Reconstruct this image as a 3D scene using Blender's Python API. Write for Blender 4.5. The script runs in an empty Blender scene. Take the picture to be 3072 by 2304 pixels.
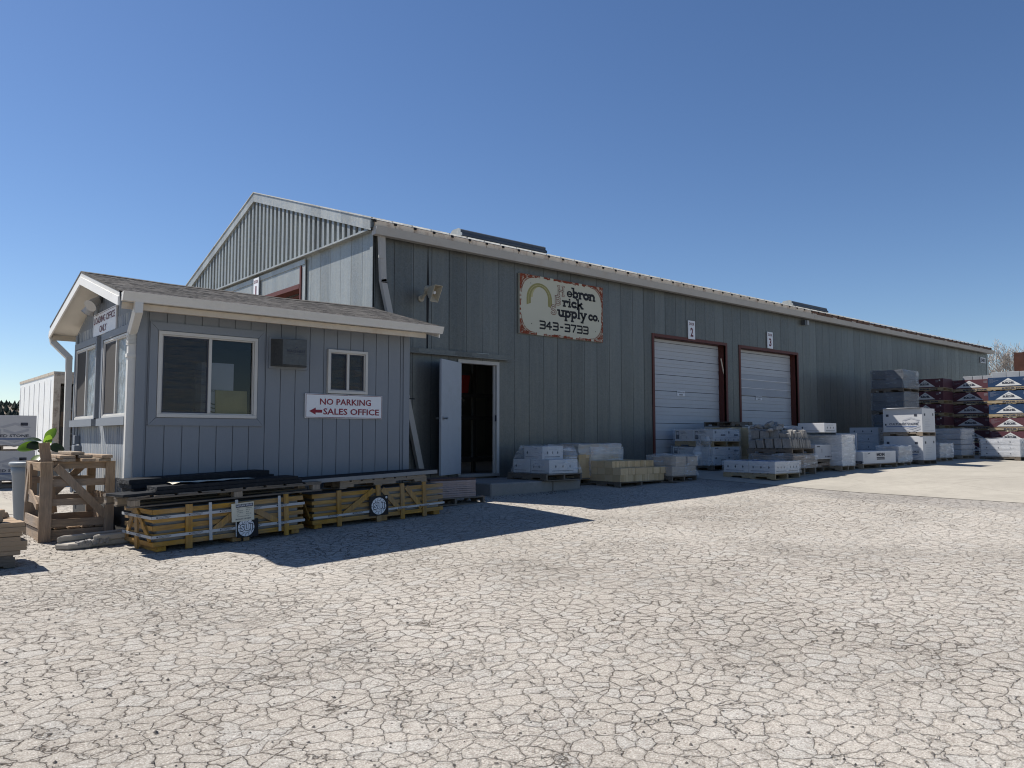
import bpy, math, random
from math import radians, sin, cos, pi, atan2, hypot
from mathutils import Vector, Matrix, Euler, noise

rnd = random.Random(11)
scene = bpy.context.scene
COL = scene.collection

# ------------------------------------------------------------------ camera, sky, sun, exposure
EYE = Vector((-6.822, -11.638, 1.2))
YAW, PITCH = 0.8613, 0.0681
cam = bpy.data.cameras.new('camera')
cam.sensor_width = 36.0
cam.lens = 36.0 * 2327.4 / 3072.0
cam.clip_start, cam.clip_end = 0.05, 6000.0
cam_o = bpy.data.objects.new('camera', cam)
COL.objects.link(cam_o)
_r = Vector((sin(YAW), -cos(YAW), 0))
_f = Vector((cos(YAW) * cos(PITCH), sin(YAW) * cos(PITCH), sin(PITCH)))
_u = _r.cross(_f)
_m = Matrix((_r, _u, -_f)).transposed().to_4x4()
_m.translation = EYE
cam_o.matrix_world = _m
scene.camera = cam_o

SUN = Vector((-0.37, 0.765, 1.0)).normalized()
world = bpy.data.worlds.new('World')
scene.world = world
world.use_nodes = True
nt = world.node_tree
bg = nt.nodes['Background']
sky = nt.nodes.new('ShaderNodeTexSky')
sky.sky_type = 'NISHITA'
sky.sun_disc = False
sky.sun_elevation = math.asin(SUN.z)
sky.sun_rotation = atan2(SUN.x, SUN.y)
sky.altitude = 1000.0
sky.air_density = 1.0
sky.dust_density = 0.35
sky.ozone_density = 3.0
hs = nt.nodes.new('ShaderNodeHueSaturation')
hs.inputs['Saturation'].default_value = 1.12
hs.inputs['Hue'].default_value = .505
nt.links.new(sky.outputs['Color'], hs.inputs['Color'])
nt.links.new(hs.outputs['Color'], bg.inputs['Color'])
bg.inputs['Strength'].default_value = 0.076

sl = bpy.data.lights.new('sun', 'SUN')
sl.energy = 5.0
sl.angle = radians(0.5)
sl.color = (1.0, 0.955, 0.89)
so = bpy.data.objects.new('sun', sl)
so.rotation_euler = (-SUN).to_track_quat('-Z', 'Y').to_euler()
so.location = (-8, 16, 22)
COL.objects.link(so)

scene.view_settings.view_transform = 'Standard'
scene.view_settings.look = 'None'
scene.view_settings.exposure = 0.55
scene.view_settings.gamma = 1.0
scene.view_settings.use_curve_mapping = False
scene.cycles.filter_width = 1.1

# ------------------------------------------------------------------ ground height
PX = [(-60, -.12), (-12, -.10), (-5, -.06), (-3.6, -.02), (.6, .12), (1.75, .13), (4.4, .19), (7.6, .33), (11, .45), (17, .50), (30, .55), (300, .6)]
def interp(x, t):
    if x <= t[0][0]: return t[0][1]
    for (a, b), (c, d) in zip(t, t[1:]):
        if x <= c: return b + (d - b) * (x - a) / (c - a)
    return t[-1][1]
def clamp(v, a, b): return max(a, min(b, v))
def gz(x, y):
    w = clamp((8 - x) / 4, 0, 1)
    return interp(x, PX) + w * .03 * (clamp(y, -16, -1) + 4) + (1 - w) * .035 * (clamp(y, -5, -.5) + 3.3)

# ------------------------------------------------------------------ materials
MATS = {}
class NG:
    def __init__(s, name):
        s.m = bpy.data.materials.new(name); s.m.use_nodes = True
        s.t = s.m.node_tree; s.b = s.t.nodes['Principled BSDF']; s.out = s.t.nodes['Material Output']
        s.tc = s.t.nodes.new('ShaderNodeTexCoord')
    def n(s, k, **kw):
        x = s.t.nodes.new(k)
        for a, v in kw.items(): setattr(x, a, v)
        return x
    def l(s, a, b): s.t.links.new(a, b)
    def coords(s, scale=(1, 1, 1), src='Object'):
        mp = s.n('ShaderNodeMapping'); mp.inputs['Scale'].default_value = scale
        s.l(s.tc.outputs[src], mp.inputs['Vector']); return mp.outputs['Vector']
    def noise(s, vec, scale, detail=4, rough=.55):
        x = s.n('ShaderNodeTexNoise'); x.inputs['Scale'].default_value = scale
        x.inputs['Detail'].default_value = detail; x.inputs['Roughness'].default_value = rough
        s.l(vec, x.inputs['Vector']); return x.outputs['Fac']
    def voro(s, vec, scale, feature='F1', rand=1.0, out='Distance'):
        x = s.n('ShaderNodeTexVoronoi', feature=feature); x.inputs['Scale'].default_value = scale
        x.inputs['Randomness'].default_value = rand
        s.l(vec, x.inputs['Vector']); return x.outputs[out]
    def ramp(s, fac, *stops):
        x = s.n('ShaderNodeValToRGB'); e = x.color_ramp.elements
        while len(e) < len(stops): e.new(.5)
        for el, (p, c) in zip(e, stops):
            el.position = p; el.color = (c, c, c, 1) if not isinstance(c, (tuple, list)) else (*c[:3], 1)
        s.l(fac, x.inputs['Fac']); return x.outputs['Color']
    def mix(s, fac, a, b, mode='MIX'):
        x = s.n('ShaderNodeMix', data_type='RGBA', blend_type=mode)
        for v, i in ((fac, 0), (a, 6), (b, 7)):
            if isinstance(v, (int, float)): x.inputs[i].default_value = v if i == 0 else (v, v, v, 1)
            elif isinstance(v, (tuple, list)): x.inputs[i].default_value = (*v[:3], 1)
            else: s.l(v, x.inputs[i])
        return x.outputs[2]
    def math(s, op, a, b=None):
        x = s.n('ShaderNodeMath', operation=op)
        for v, i in ((a, 0), (b, 1)):
            if v is None: continue
            if isinstance(v, (int, float)): x.inputs[i].default_value = v
            else: s.l(v, x.inputs[i])
        return x.outputs[0]
    def bump(s, h, strength=.3, dist=.01):
        x = s.n('ShaderNodeBump'); x.inputs['Strength'].default_value = strength; x.inputs['Distance'].default_value = dist
        s.l(h, x.inputs['Height']); s.l(x.outputs['Normal'], s.b.inputs['Normal']); return x
    def done(s, col, rough=.7, metal=0.0, spec=.3):
        if isinstance(col, (tuple, list)): s.b.inputs['Base Color'].default_value = (*col[:3], 1)
        else: s.l(col, s.b.inputs['Base Color'])
        if isinstance(rough, (int, float)): s.b.inputs['Roughness'].default_value = rough
        else: s.l(rough, s.b.inputs['Roughness'])
        s.b.inputs['Metallic'].default_value = metal
        s.b.inputs['Specular IOR Level'].default_value = spec
        return s.m
def sc3(c, k): return tuple(min(1, v * k) for v in c)
def surf(name, col, rough=.7, metal=0.0, var=.18, scale=3.0, fine=60.0, bump=.15, spec=.3, stretch=(1, 1, 1), dirt=None, dirt_amt=.35, bdist=.004):
    if name in MATS: return MATS[name]
    g = NG(name); v = g.coords(stretch)
    a = g.noise(v, scale, 5, .6); b = g.noise(v, fine, 3, .6)
    c = g.mix(g.ramp(a, (.3, 0.), (.7, 1.)), sc3(col, 1 - var), sc3(col, 1 + var))
    c = g.mix(g.ramp(b, (.35, 0.), (.65, 1.)), c, g.mix(.5, c, sc3(col, 1 - var)))
    if dirt:
        d = g.ramp(g.noise(v, scale * .6 + 1.3, 6, .7), (.52, 0.), (.72, 1.))
        c = g.mix(g.math('MULTIPLY', d, dirt_amt), c, dirt)
    if bump: g.bump(b, bump, bdist)
    MATS[name] = g.done(c, rough, metal, spec); return MATS[name]
def wood(name, col, axis, dark=None, wet=0):
    key = name + '_' + axis
    if key in MATS: return MATS[key]
    g = NG(key)
    st = {'x': (.7, 9, 9), 'y': (9, .7, 9), 'z': (9, 9, .7)}[axis]
    v = g.coords(st); v0 = g.coords((1, 1, 1))
    a = g.noise(v, 3.0, 6, .65); b = g.noise(v, 14.0, 4, .6); big = g.noise(v0, 1.7, 3, .5)
    c = g.mix(g.ramp(a, (.32, 0.), (.68, 1.)), dark or sc3(col, .62), sc3(col, 1.18))
    c = g.mix(g.ramp(b, (.40, 0.), (.62, .55)), c, sc3(col, .5))
    c = g.mix(g.ramp(big, (.35, 0.), (.7, .5)), c, sc3((sum(col) / 3,) * 3, .85))
    g.bump(g.math('ADD', a, b), .35, .004)
    MATS[key] = g.done(c, .82, 0, .2); return MATS[key]
def plain(name, col, rough=.6, metal=0, spec=.3):
    if name not in MATS: MATS[name] = NG(name).done(col, rough, metal, spec)
    return MATS[name]

def asphalt():
    g = NG('cracked_asphalt'); v = g.coords()
    d1 = g.n('ShaderNodeTexNoise'); d1.inputs['Scale'].default_value = 2.2; d1.inputs['Detail'].default_value = 3; g.l(v, d1.inputs['Vector'])
    d2 = g.n('ShaderNodeTexNoise'); d2.inputs['Scale'].default_value = 17; d2.inputs['Detail'].default_value = 4; g.l(v, d2.inputs['Vector'])
    def vm(op, a, b=None, s=None):
        x = g.n('ShaderNodeVectorMath', operation=op)
        g.l(a, x.inputs[0])
        if b is not None:
            if isinstance(b, tuple): x.inputs[1].default_value = b
            else: g.l(b, x.inputs[1])
        if s is not None: x.inputs['Scale'].default_value = s
        return x.outputs[0]
    o1 = vm('SCALE', vm('SUBTRACT', d1.outputs['Color'], (.5, .5, .5)), s=.2)
    o2 = vm('SCALE', vm('SUBTRACT', d2.outputs['Color'], (.5, .5, .5)), s=.05)
    w = vm('ADD', vm('ADD', v, o1), o2)
    mp = g.n('ShaderNodeMapping'); mp.inputs['Rotation'].default_value = (0, 0, .15); mp.inputs['Scale'].default_value = (.95, 1.08, 1)
    g.l(w, mp.inputs['Vector']); w = mp.outputs['Vector']
    e1 = g.voro(w, 9.0, 'DISTANCE_TO_EDGE'); e2 = g.voro(w, 18.0, 'DISTANCE_TO_EDGE'); cell = g.voro(w, 9.0, 'F1', out='Color')
    zone = g.noise(v, .55, 4, .6); wide = g.noise(v, 1.6, 3, .6)
    th = g.math('MULTIPLY', g.ramp(wide, (.3, .25), (.8, 1.)), .040)
    c1 = g.math('SUBTRACT', 1.0, g.math('MINIMUM', g.math('DIVIDE', e1, th), 1.0))
    c2 = g.math('SUBTRACT', 1.0, g.math('MINIMUM', g.math('DIVIDE', e2, .032), 1.0))
    c2 = g.math('MULTIPLY', c2, g.ramp(zone, (.52, 0.), (.68, .75)))
    crack = g.math('MAXIMUM', c1, c2)
    crum = g.noise(v, 75, 3, .7)
    px = g.n('ShaderNodeSeparateXYZ'); g.l(v, px.inputs[0])
    worn = g.math('ADD', g.noise(v, .42, 4, .6), g.math('MULTIPLY', px.outputs[0], -.016))
    crack = g.math('MULTIPLY', crack, g.ramp(worn, (.36, .22), (.62, 1.)))
    crack = g.math('MULTIPLY', crack, g.ramp(crum, (.34, .35), (.54, 1.)))
    edge = g.math('MULTIPLY', g.math('SUBTRACT', 1.0, g.math('MINIMUM', g.math('DIVIDE', e1, .16), 1.0)), g.ramp(crum, (.45, 0.), (.65, 1.)))
    fine = g.noise(v, 95, 4, .8); mid = g.noise(v, 36, 5, .72)
    big = g.noise(v, .33, 5, .6)
    base = g.mix(g.ramp(big, (.3, 0.), (.7, 1.)), (.345, .316, .272), (.53, .487, .425))
    sw = g.n('ShaderNodeSeparateColor'); g.l(cell, sw.inputs[0])
    base = g.mix(g.ramp(sw.outputs[0], (.55, .0), (1., .35)), base, (.47, .475, .455))
    base = g.mix(g.ramp(fine, (.34, .85), (.5, 0.)), base, (.20, .17, .14))
    base = g.mix(g.ramp(mid, (.34, .7), (.52, 0.)), base, (.25, .215, .18))
    base = g.mix(g.ramp(fine, (.54, 0.), (.68, .85)), base, (.74, .69, .62))
    base = g.mix(g.math('MULTIPLY', edge, .5), base, (.20, .17, .14))
    base = g.mix(g.ramp(crack, (.15, 0.), (.6, 1.)), base, (.18, .15, .12))
    # old patch of darker sealer along the concrete edge
    sp = g.n('ShaderNodeSeparateXYZ'); g.l(w, sp.inputs[0])
    sx = g.n('ShaderNodeSeparateXYZ'); g.l(g.n('ShaderNodeNewGeometry').outputs['Position'], sx.inputs[0])
    near = g.math('ADD', sx.outputs[0], g.math('MULTIPLY', g.math('SUBTRACT', g.noise(v, 1.1, 5, .65), .5), 1.6))
    band = g.ramp(g.math('MULTIPLY', g.math('SUBTRACT', near, 4.9), .5), (.25, 0.), (.55, .5))
    base = g.mix(band, base, (.23, .215, .20))
    h = g.math('SUBTRACT', g.math('ADD', g.math('MULTIPLY', fine, .25), g.math('MULTIPLY', mid, .35)), g.math('MULTIPLY', g.ramp(crack, (0., 0.), (.6, 1.)), 1.0))
    g.bump(g.math('SUBTRACT', h, g.math('MULTIPLY', edge, .25)), 1.0, .022)
    return g.done(base, .93, 0, .15)
def concrete(name, col, scale=1.0):
    if name in MATS: return MATS[name]
    g = NG(name); v = g.coords()
    a = g.noise(v, .7 * scale, 6, .65); b = g.noise(v, 6 * scale, 5, .65); f = g.noise(v, 120, 3, .7)
    st = g.noise(g.coords((.35, 3.5, 1)), 1.2, 5, .6)
    c = g.mix(g.ramp(a, (.3, 0.), (.7, 1.)), sc3(col, .84), sc3(col, 1.1))
    c = g.mix(g.ramp(b, (.45, 0.), (.75, .45)), c, sc3(col, .68))
    c = g.mix(g.ramp(st, (.5, 0.), (.75, .35)), c, sc3(col, .75))
    c = g.mix(g.ramp(f, (.35, .35), (.5, 0.)), c, sc3(col, .6))
    ck = g.voro(g.coords((.16, .3, 1)), 1.0, 'DISTANCE_TO_EDGE')
    if scale == 1.0: c = g.mix(g.ramp(ck, (.0, .4), (.004, 0.)), c, sc3(col, .5))
    g.bump(g.math('ADD', f, b), .35, .004)
    MATS[name] = g.done(c, .9, 0, .2); return MATS[name]
def galv(name, col, rough=.42, metal=.35, seam=None):
    if name in MATS: return MATS[name]
    g = NG(name); v = g.coords()
    cell = g.voro(v, 42, 'F1', out='Color'); sw = g.n('ShaderNodeSeparateColor'); g.l(cell, sw.inputs[0])
    a = g.noise(v, 1.1, 5, .6); st = g.noise(g.coords((7, 7, .35)), 1.4, 5, .65); f = g.noise(v, 120, 2)
    c = g.mix(sw.outputs[0], sc3(col, .80), sc3(col, 1.2))
    c = g.mix(g.ramp(a, (.3, 0.), (.75, .6)), c, sc3(col, .78))
    c = g.mix(g.ramp(st, (.45, 0.), (.72, .75)), c, (col[0] * 1.45, col[1] * 1.36, col[2] * 1.22))
    # one tone per wall sheet
    sp = g.n('ShaderNodeSeparateXYZ'); g.l(v, sp.inputs[0])
    wn = g.n('ShaderNodeTexWhiteNoise', noise_dimensions='1D')
    g.l(g.math('FLOOR', g.math('DIVIDE', g.math('ADD', sp.outputs[0], g.math('MULTIPLY', sp.outputs[1], 1.0)), .4)), wn.inputs['W'])
    c = g.mix(.4, c, g.mix(wn.outputs['Value'], sc3(col, .6), sc3(col, 1.35)), 'MIX')
    rust = g.math('MULTIPLY', g.ramp(g.noise(g.coords((5, 5, .5)), 1.1, 6, .7), (.6, 0.), (.78, .4)), 1.0)
    c = g.mix(rust, c, (.17, .145, .12))
    g.bump(g.math('ADD', g.noise(v, 2.3, 3), g.math('MULTIPLY', f, .05)), .25, .03)
    MATS[name] = g.done(c, g.ramp(sw.outputs[1], (0., rough - .08), (1., rough + .12)), metal, .4); return MATS[name]
def glass(name, tint=(.80, .81, .82), refl=.05, rough=.0):
    if name in MATS: return MATS[name]
    g = NG(name); g.t.nodes.remove(g.b)
    tr = g.n('ShaderNodeBsdfTransparent'); tr.inputs[0].default_value = (*tint, 1)
    gl = g.n('ShaderNodeBsdfGlossy'); gl.inputs['Roughness'].default_value = rough
    lw = g.n('ShaderNodeLayerWeight'); lw.inputs['Blend'].default_value = .25
    f = g.math('MINIMUM', g.math('ADD', g.math('MULTIPLY', lw.outputs['Fresnel'], .35), refl * .35), .9)
    mx = g.n('ShaderNodeMixShader'); g.l(f, mx.inputs[0]); g.l(tr.outputs[0], mx.inputs[1]); g.l(gl.outputs[0], mx.inputs[2])
    bn = g.n('ShaderNodeBump'); bn.inputs['Strength'].default_value = .04; bn.inputs['Distance'].default_value = .02
    g.l(g.noise(g.coords(), 2.5, 2), bn.inputs['Height']); g.l(bn.outputs[0], gl.inputs['Normal'])
    g.l(mx.outputs[0], g.out.inputs['Surface']); MATS[name] = g.m; return g.m
def film(name, clear=.6, col=(.75, .77, .8)):
    if name in MATS: return MATS[name]
    g = NG(name); v = g.coords((1, 1, 1.6))
    mp = g.n('ShaderNodeMapping'); mp.inputs['Rotation'].default_value = (.5, .35, .6); mp.inputs['Scale'].default_value = (1.2, 1.2, 9); g.l(g.tc.outputs['Object'], mp.inputs['Vector'])
    w = g.noise(mp.outputs['Vector'], 1.8, 4, .6); w2 = g.noise(g.coords((1, 1, .7)), 3.5, 3, .55)
    g.bump(g.math('ADD', w, w2), .5, .03)
    g.done(col, .22, 0, .6)
    tr = g.n('ShaderNodeBsdfTransparent')
    mx = g.n('ShaderNodeMixShader')
    g.l(g.ramp(g.math('ADD', g.math('MULTIPLY', w, .6), g.math('MULTIPLY', w2, .4)), (.42, clear + .12), (.56, clear - .02), (.68, clear - .4)), mx.inputs[0])
    g.l(g.b.outputs[0], mx.inputs[1]); g.l(tr.outputs[0], mx.inputs[2]); g.l(mx.outputs[0], g.out.inputs['Surface'])
    MATS[name] = g.m; return g.m
def shingles():
    g = NG('asphalt_shingles'); v = g.coords()
    br = g.n('ShaderNodeTexBrick'); br.inputs['Scale'].default_value = 1.0
    br.inputs['Brick Width'].default_value = .3; br.inputs['Row Height'].default_value = .125; br.inputs['Mortar Size'].default_value = .008
    br.inputs['Color1'].default_value = (.072, .069, .066, 1); br.inputs['Color2'].default_value = (.135, .128, .122, 1); br.inputs['Mortar'].default_value = (.06, .055, .05, 1)
    g.l(v, br.inputs['Vector'])
    f = g.noise(v, 160, 3, .7); a = g.noise(v, 1.5, 4)
    c = g.mix(g.ramp(f, (.4, .5), (.62, 0.)), br.outputs['Color'], (.08, .075, .07))
    c = g.mix(g.ramp(a, (.4, 0.), (.7, .4)), c, (.16, .145, .13))
    g.bump(f, .25, .003)
    return g.done(c, .95, 0, .1)

M_ASPH = asphalt()
M_CONC = concrete('pale_concrete', (.385, .355, .30))
M_STEP = concrete('grey_step_concrete', (.26, .25, .235), 2.0)
M_CURB = concrete('curb_concrete', (.46, .42, .36), 2.0)
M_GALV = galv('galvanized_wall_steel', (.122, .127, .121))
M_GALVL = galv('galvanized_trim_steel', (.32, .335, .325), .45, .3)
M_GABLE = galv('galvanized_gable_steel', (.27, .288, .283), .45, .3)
M_ROOFM = galv('galvanized_roof_steel', (.42, .42, .395), .55, .2)
M_GUT = surf('pale_gutter_paint', (.40, .385, .36), .5, var=.06, bump=.03, dirt=(.30, .22, .15), dirt_amt=.25)
M_GUTO = surf('office_gutter_paint', (.60, .585, .55), .5, var=.05, bump=.03, dirt=(.42, .36, .28), dirt_amt=.25)
M_CLOS = surf('rusty_pale_closure', (.80, .66, .50), .7, var=.1, scale=5, dirt=(.30, .15, .08), dirt_amt=.75)
M_RUSTC = surf('rusted_closure', (.17, .09, .055), .85, var=.4, scale=6, dirt=(.45, .38, .30), dirt_amt=.5)
M_BROWN = surf('dark_red_door_trim', (.11, .032, .024), .55, var=.12, bump=.05)
M_RDOOR = surf('white_rollup_door_paint', (.44, .455, .475), .5, var=.05, scale=1.5, bump=.02, dirt=(.40, .40, .40), dirt_amt=.3)
M_RDIRT = surf('scuffed_door_paint', (.36, .38, .41), .6, var=.12, scale=2, bump=.02, stretch=(.4, 1, 2))
M_PDOOR = surf('pale_grey_door_paint', (.40, .425, .455), .5, var=.06, bump=.02, dirt=(.28, .28, .27), dirt_amt=.3)
M_FRAMEW = surf('offwhite_frame_paint', (.45, .44, .42), .5, var=.06, bump=.03, dirt=(.35, .30, .25), dirt_amt=.3)
M_SIDING = surf('blue_grey_siding_paint', (.205, .225, .252), .6, var=.07, scale=1.2, fine=90, bump=.12, stretch=(1, 1, .35), dirt=(.20, .22, .24), dirt_amt=.3)
def weathered():
    g = NG('weathered_blue_siding'); v = g.coords((16, 16, .8))
    a = g.noise(v, 2.2, 6, .72); b = g.noise(g.coords((1, 1, .5)), 1.3, 4)
    m = g.math('MULTIPLY', g.ramp(a, (.42, 0.), (.6, 1.)), g.ramp(b, (.3, .35), (.62, 1.)))
    c = g.mix(m, (.20, .235, .28), (.46, .46, .44))
    g.bump(a, .35, .004); return g.done(c, .8, 0, .2)
M_WEATH = weathered()
M_SHING = shingles()
M_FASC = surf('white_fascia_paint', (.74, .73, .70), .55, var=.05, bump=.03, dirt=(.55, .50, .44), dirt_amt=.3)
M_SOFF = surf('cream_soffit_paint', (.68, .64, .57), .7, var=.04, bump=.03)
M_CREAM = surf('cream_board_paint', (.55, .48, .39), .7, var=.1, bump=.05, dirt=(.38, .27, .18), dirt_amt=.5)
M_VINYL = surf('white_vinyl_frame', (.52, .505, .475), .45, var=.04, bump=.02)
M_GLASS = glass('window_glass')
M_SCREEN = film('insect_screen', .42, (.02, .02, .022))
M_SCREENL = surf('grey_insect_screen', (.085, .08, .076), .85, var=.1, scale=2, bump=0, spec=.1)
def blind():
    g = NG('wrinkled_window_film'); v = g.coords((1, 1, .55))
    a = g.noise(v, 9, 6, .7); b = g.voro(v, 11, 'F1')
    g.bump(g.math('ADD', a, b), .9, .03)
    return g.done(g.mix(g.ramp(a, (.35, 0.), (.65, 1.)), (.17, .20, .215), (.34, .375, .39)), .25, 0, .6)
M_FILMW = blind()
M_RACK = plain('dark_rack_steel', (.035, .033, .03), .8)
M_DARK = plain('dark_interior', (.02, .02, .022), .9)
M_INT = surf('office_interior_wall', (.05, .048, .046), .9, bump=0)
M_BLACK = plain('black_ink', (.012, .012, .014), .6)
M_WHITE = surf('sign_white_paint', (.70, .71, .73), .45, var=.03, bump=.01)
M_RED = plain('sign_dark_red_ink', (.22, .012, .03), .5)
M_MAROONI = plain('sign_maroon_ink', (.12, .02, .035), .5)
M_CARDW = surf('white_cardboard', (.545, .55, .56), .6, var=.04, scale=2, bump=.06, fine=25, bdist=.01)
M_CARDG = surf('grey_cardboard', (.42, .44, .47), .7, var=.08, scale=2, bump=.06)
def tanblock():
    g = NG('tan_block_face'); v = g.coords((9, 9, 3)); oi = g.n('ShaderNodeObjectInfo'); a = g.noise(v, 1.5, 5, .65); b = g.noise(v, 9, 3, .7)
    c = g.mix(oi.outputs['Random'], (.50, .36, .20), (.74, .565, .35))
    c = g.mix(g.ramp(a, (.35, 0.), (.7, .35)), c, (.42, .31, .19)); g.bump(b, .5, .02); return g.done(c, .92, 0, .15)
M_KRAFT = tanblock()
M_INK_SHADE = plain('grey_ink_and_groove_shade', (.42, .43, .46), .6)
M_INKB = plain('blue_logo_ink', (.10, .15, .28), .6)
M_INKD = plain('dark_print_ink', (.045, .05, .07), .6)
M_STEEL = plain('brushed_steel', (.5, .5, .5), .3, 1.0)
M_HORN = surf('beige_horn_plastic', (.42, .37, .28), .5, var=.06, bump=.02)
M_DGREY = surf('dark_grey_wrap', (.085, .095, .11), .5, var=.2, scale=4, bump=.4, fine=8, bdist=.02)
M_LGREY = surf('grey_wrapped_block', (.34, .35, .37), .55, var=.15, scale=4, bump=.4, fine=8, bdist=.02)
M_MAROON = surf('maroon_carton', (.105, .041, .05), .5, var=.08, bump=.04)
M_BLUE = surf('blue_carton', (.018, .045, .105), .5, var=.08, bump=.04)
M_BLOCKG = surf('grey_concrete_block', (.30, .315, .33), .9, var=.1, bump=.4)
M_RUST = surf('rusty_steel', (.075, .028, .018), .8, var=.3, scale=5, bump=.25, dirt=(.05, .03, .03))
M_GRAN = surf('black_granite', (.022, .024, .028), .6, var=.3, scale=20, bump=.1, spec=.08)
M_GRANE = surf('rough_granite_edge', (.05, .052, .056), .95, var=.6, scale=60, bump=1.0, fine=40, bdist=.02)
M_YEL = {a: wood('yellow_crate_wood', (.53, .285, .03), a, (.25, .12, .018)) for a in 'xyz'}
M_PAL = {a: wood('pallet_wood', (.34, .265, .185), a) for a in 'xyz'}
M_PALY = {a: wood('fresh_pallet_wood', (.44, .33, .18), a) for a in 'xyz'}
M_PALG = {a: wood('grey_pallet_wood', (.19, .155, .12), a) for a in 'xyz'}
M_CRT = {a: wood('brown_crate_wood', (.39, .275, .175), a) for a in 'xyz'}
M_STRIP = surf('tan_stone_strip', (.36, .26, .17), .9, var=.18, scale=4, bump=.4, stretch=(.5, 2, 2))
M_STRAP = plain('white_strap', (.44, .45, .46), .4)
M_PAPER = surf('cream_paper', (.66, .62, .50), .7, var=.06, bump=.1, fine=10)
M_CAN = surf('grey_can_plastic', (.21, .235, .26), .5, var=.05, bump=.03)
M_STONE = surf('grey_natural_stone', (.27, .26, .245), .9, var=.25, scale=7, bump=.7, fine=22, bdist=.012)
M_BSTONE = surf('brown_natural_stone', (.27, .215, .17), .9, var=.25, scale=7, bump=.7, fine=22, bdist=.012)
M_PAVER = surf('pinkish_paver', (.33, .27, .26), .9, var=.15, scale=8, bump=.5)
M_PAVERT = surf('dark_paver_top', (.10, .065, .055), .9, var=.15, scale=8, bump=.4)
M_FILM = film('clear_stretch_film', .78)
M_FILMM = film('milky_stretch_film', .58)
M_TRAIL = surf('white_trailer_skin', (.78, .78, .76), .45, var=.03, scale=1, bump=.02, dirt=(.55, .48, .40), dirt_amt=.3)
M_TRUST = surf('chipped_trailer_post', (.52, .45, .36), .6, var=.12, scale=5, dirt=(.12, .06, .035), dirt_amt=.9)
M_BARK = surf('pale_bark', (.30, .27, .23), .9, var=.2, bump=.3)
M_TWIG = surf('pale_twig', (.40, .365, .33), .9, var=.2, bump=0)
def leafmat():
    g = NG('big_leaf'); a = g.noise(g.coords(), 22, 3)
    c = g.mix(a, (.02, .065, .014), (.075, .17, .025)); g.done(c, .35, 0, .5)
    tl = g.n('ShaderNodeBsdfTranslucent'); tl.inputs[0].default_value = (.34, .58, .05, 1)
    mx = g.n('ShaderNodeMixShader'); mx.inputs[0].default_value = .35
    g.l(g.b.outputs[0], mx.inputs[1]); g.l(tl.outputs[0], mx.inputs[2]); g.l(mx.outputs[0], g.out.inputs['Surface'])
    return g.m
M_LEAF = leafmat()
M_LEAFD = surf('dark_glossy_leaf', (.018, .045, .016), .3, var=.4, scale=12, bump=.1, spec=.6)
M_HILL = surf('dry_hillside', (.17, .135, .10), .95, var=.25, scale=.06, fine=.4, bump=0)
M_PINE = surf('dark_pine', (.026, .038, .027), .9, var=.4, scale=.3, bump=0)
M_PEB = surf('loose_gravel', (.17, .15, .13), .9, var=.4, scale=9, bump=0)

# ------------------------------------------------------------------ mesh builder
def wmat(o):
    m = Matrix.LocRotScale(o.location, o.rotation_euler, o.scale)
    return (wmat(o.parent) @ m) if o.parent else m
class Plane:
    def __init__(s, o, u, v): s.o = Vector(o); s.u = Vector(u).normalized(); s.v = Vector(v).normalized(); s.n = s.u.cross(s.v)
    def at(s, a, b, h=0.0): return s.o + s.u * a + s.v * b + s.n * h
TXT = {}
def text_data(s, bold):
    if (s, bold) not in TXT:
        c = bpy.data.curves.new('t', 'FONT'); c.body = s; c.size = 1.0; c.resolution_u = 2; c.offset = bold; c.align_x = 'LEFT'
        o = bpy.data.objects.new('t', c); COL.objects.link(o)
        m = bpy.data.meshes.new_from_object(o)
        vs = [(v.co.x, v.co.y) for v in m.vertices]; fs = [tuple(p.vertices) for p in m.polygons]
        bpy.data.objects.remove(o); bpy.data.curves.remove(c); bpy.data.meshes.remove(m)
        xs = [v[0] for v in vs] or [0, 1]
        TXT[(s, bold)] = (vs, fs, min(xs), max(xs))
    return TXT[(s, bold)]
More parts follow.
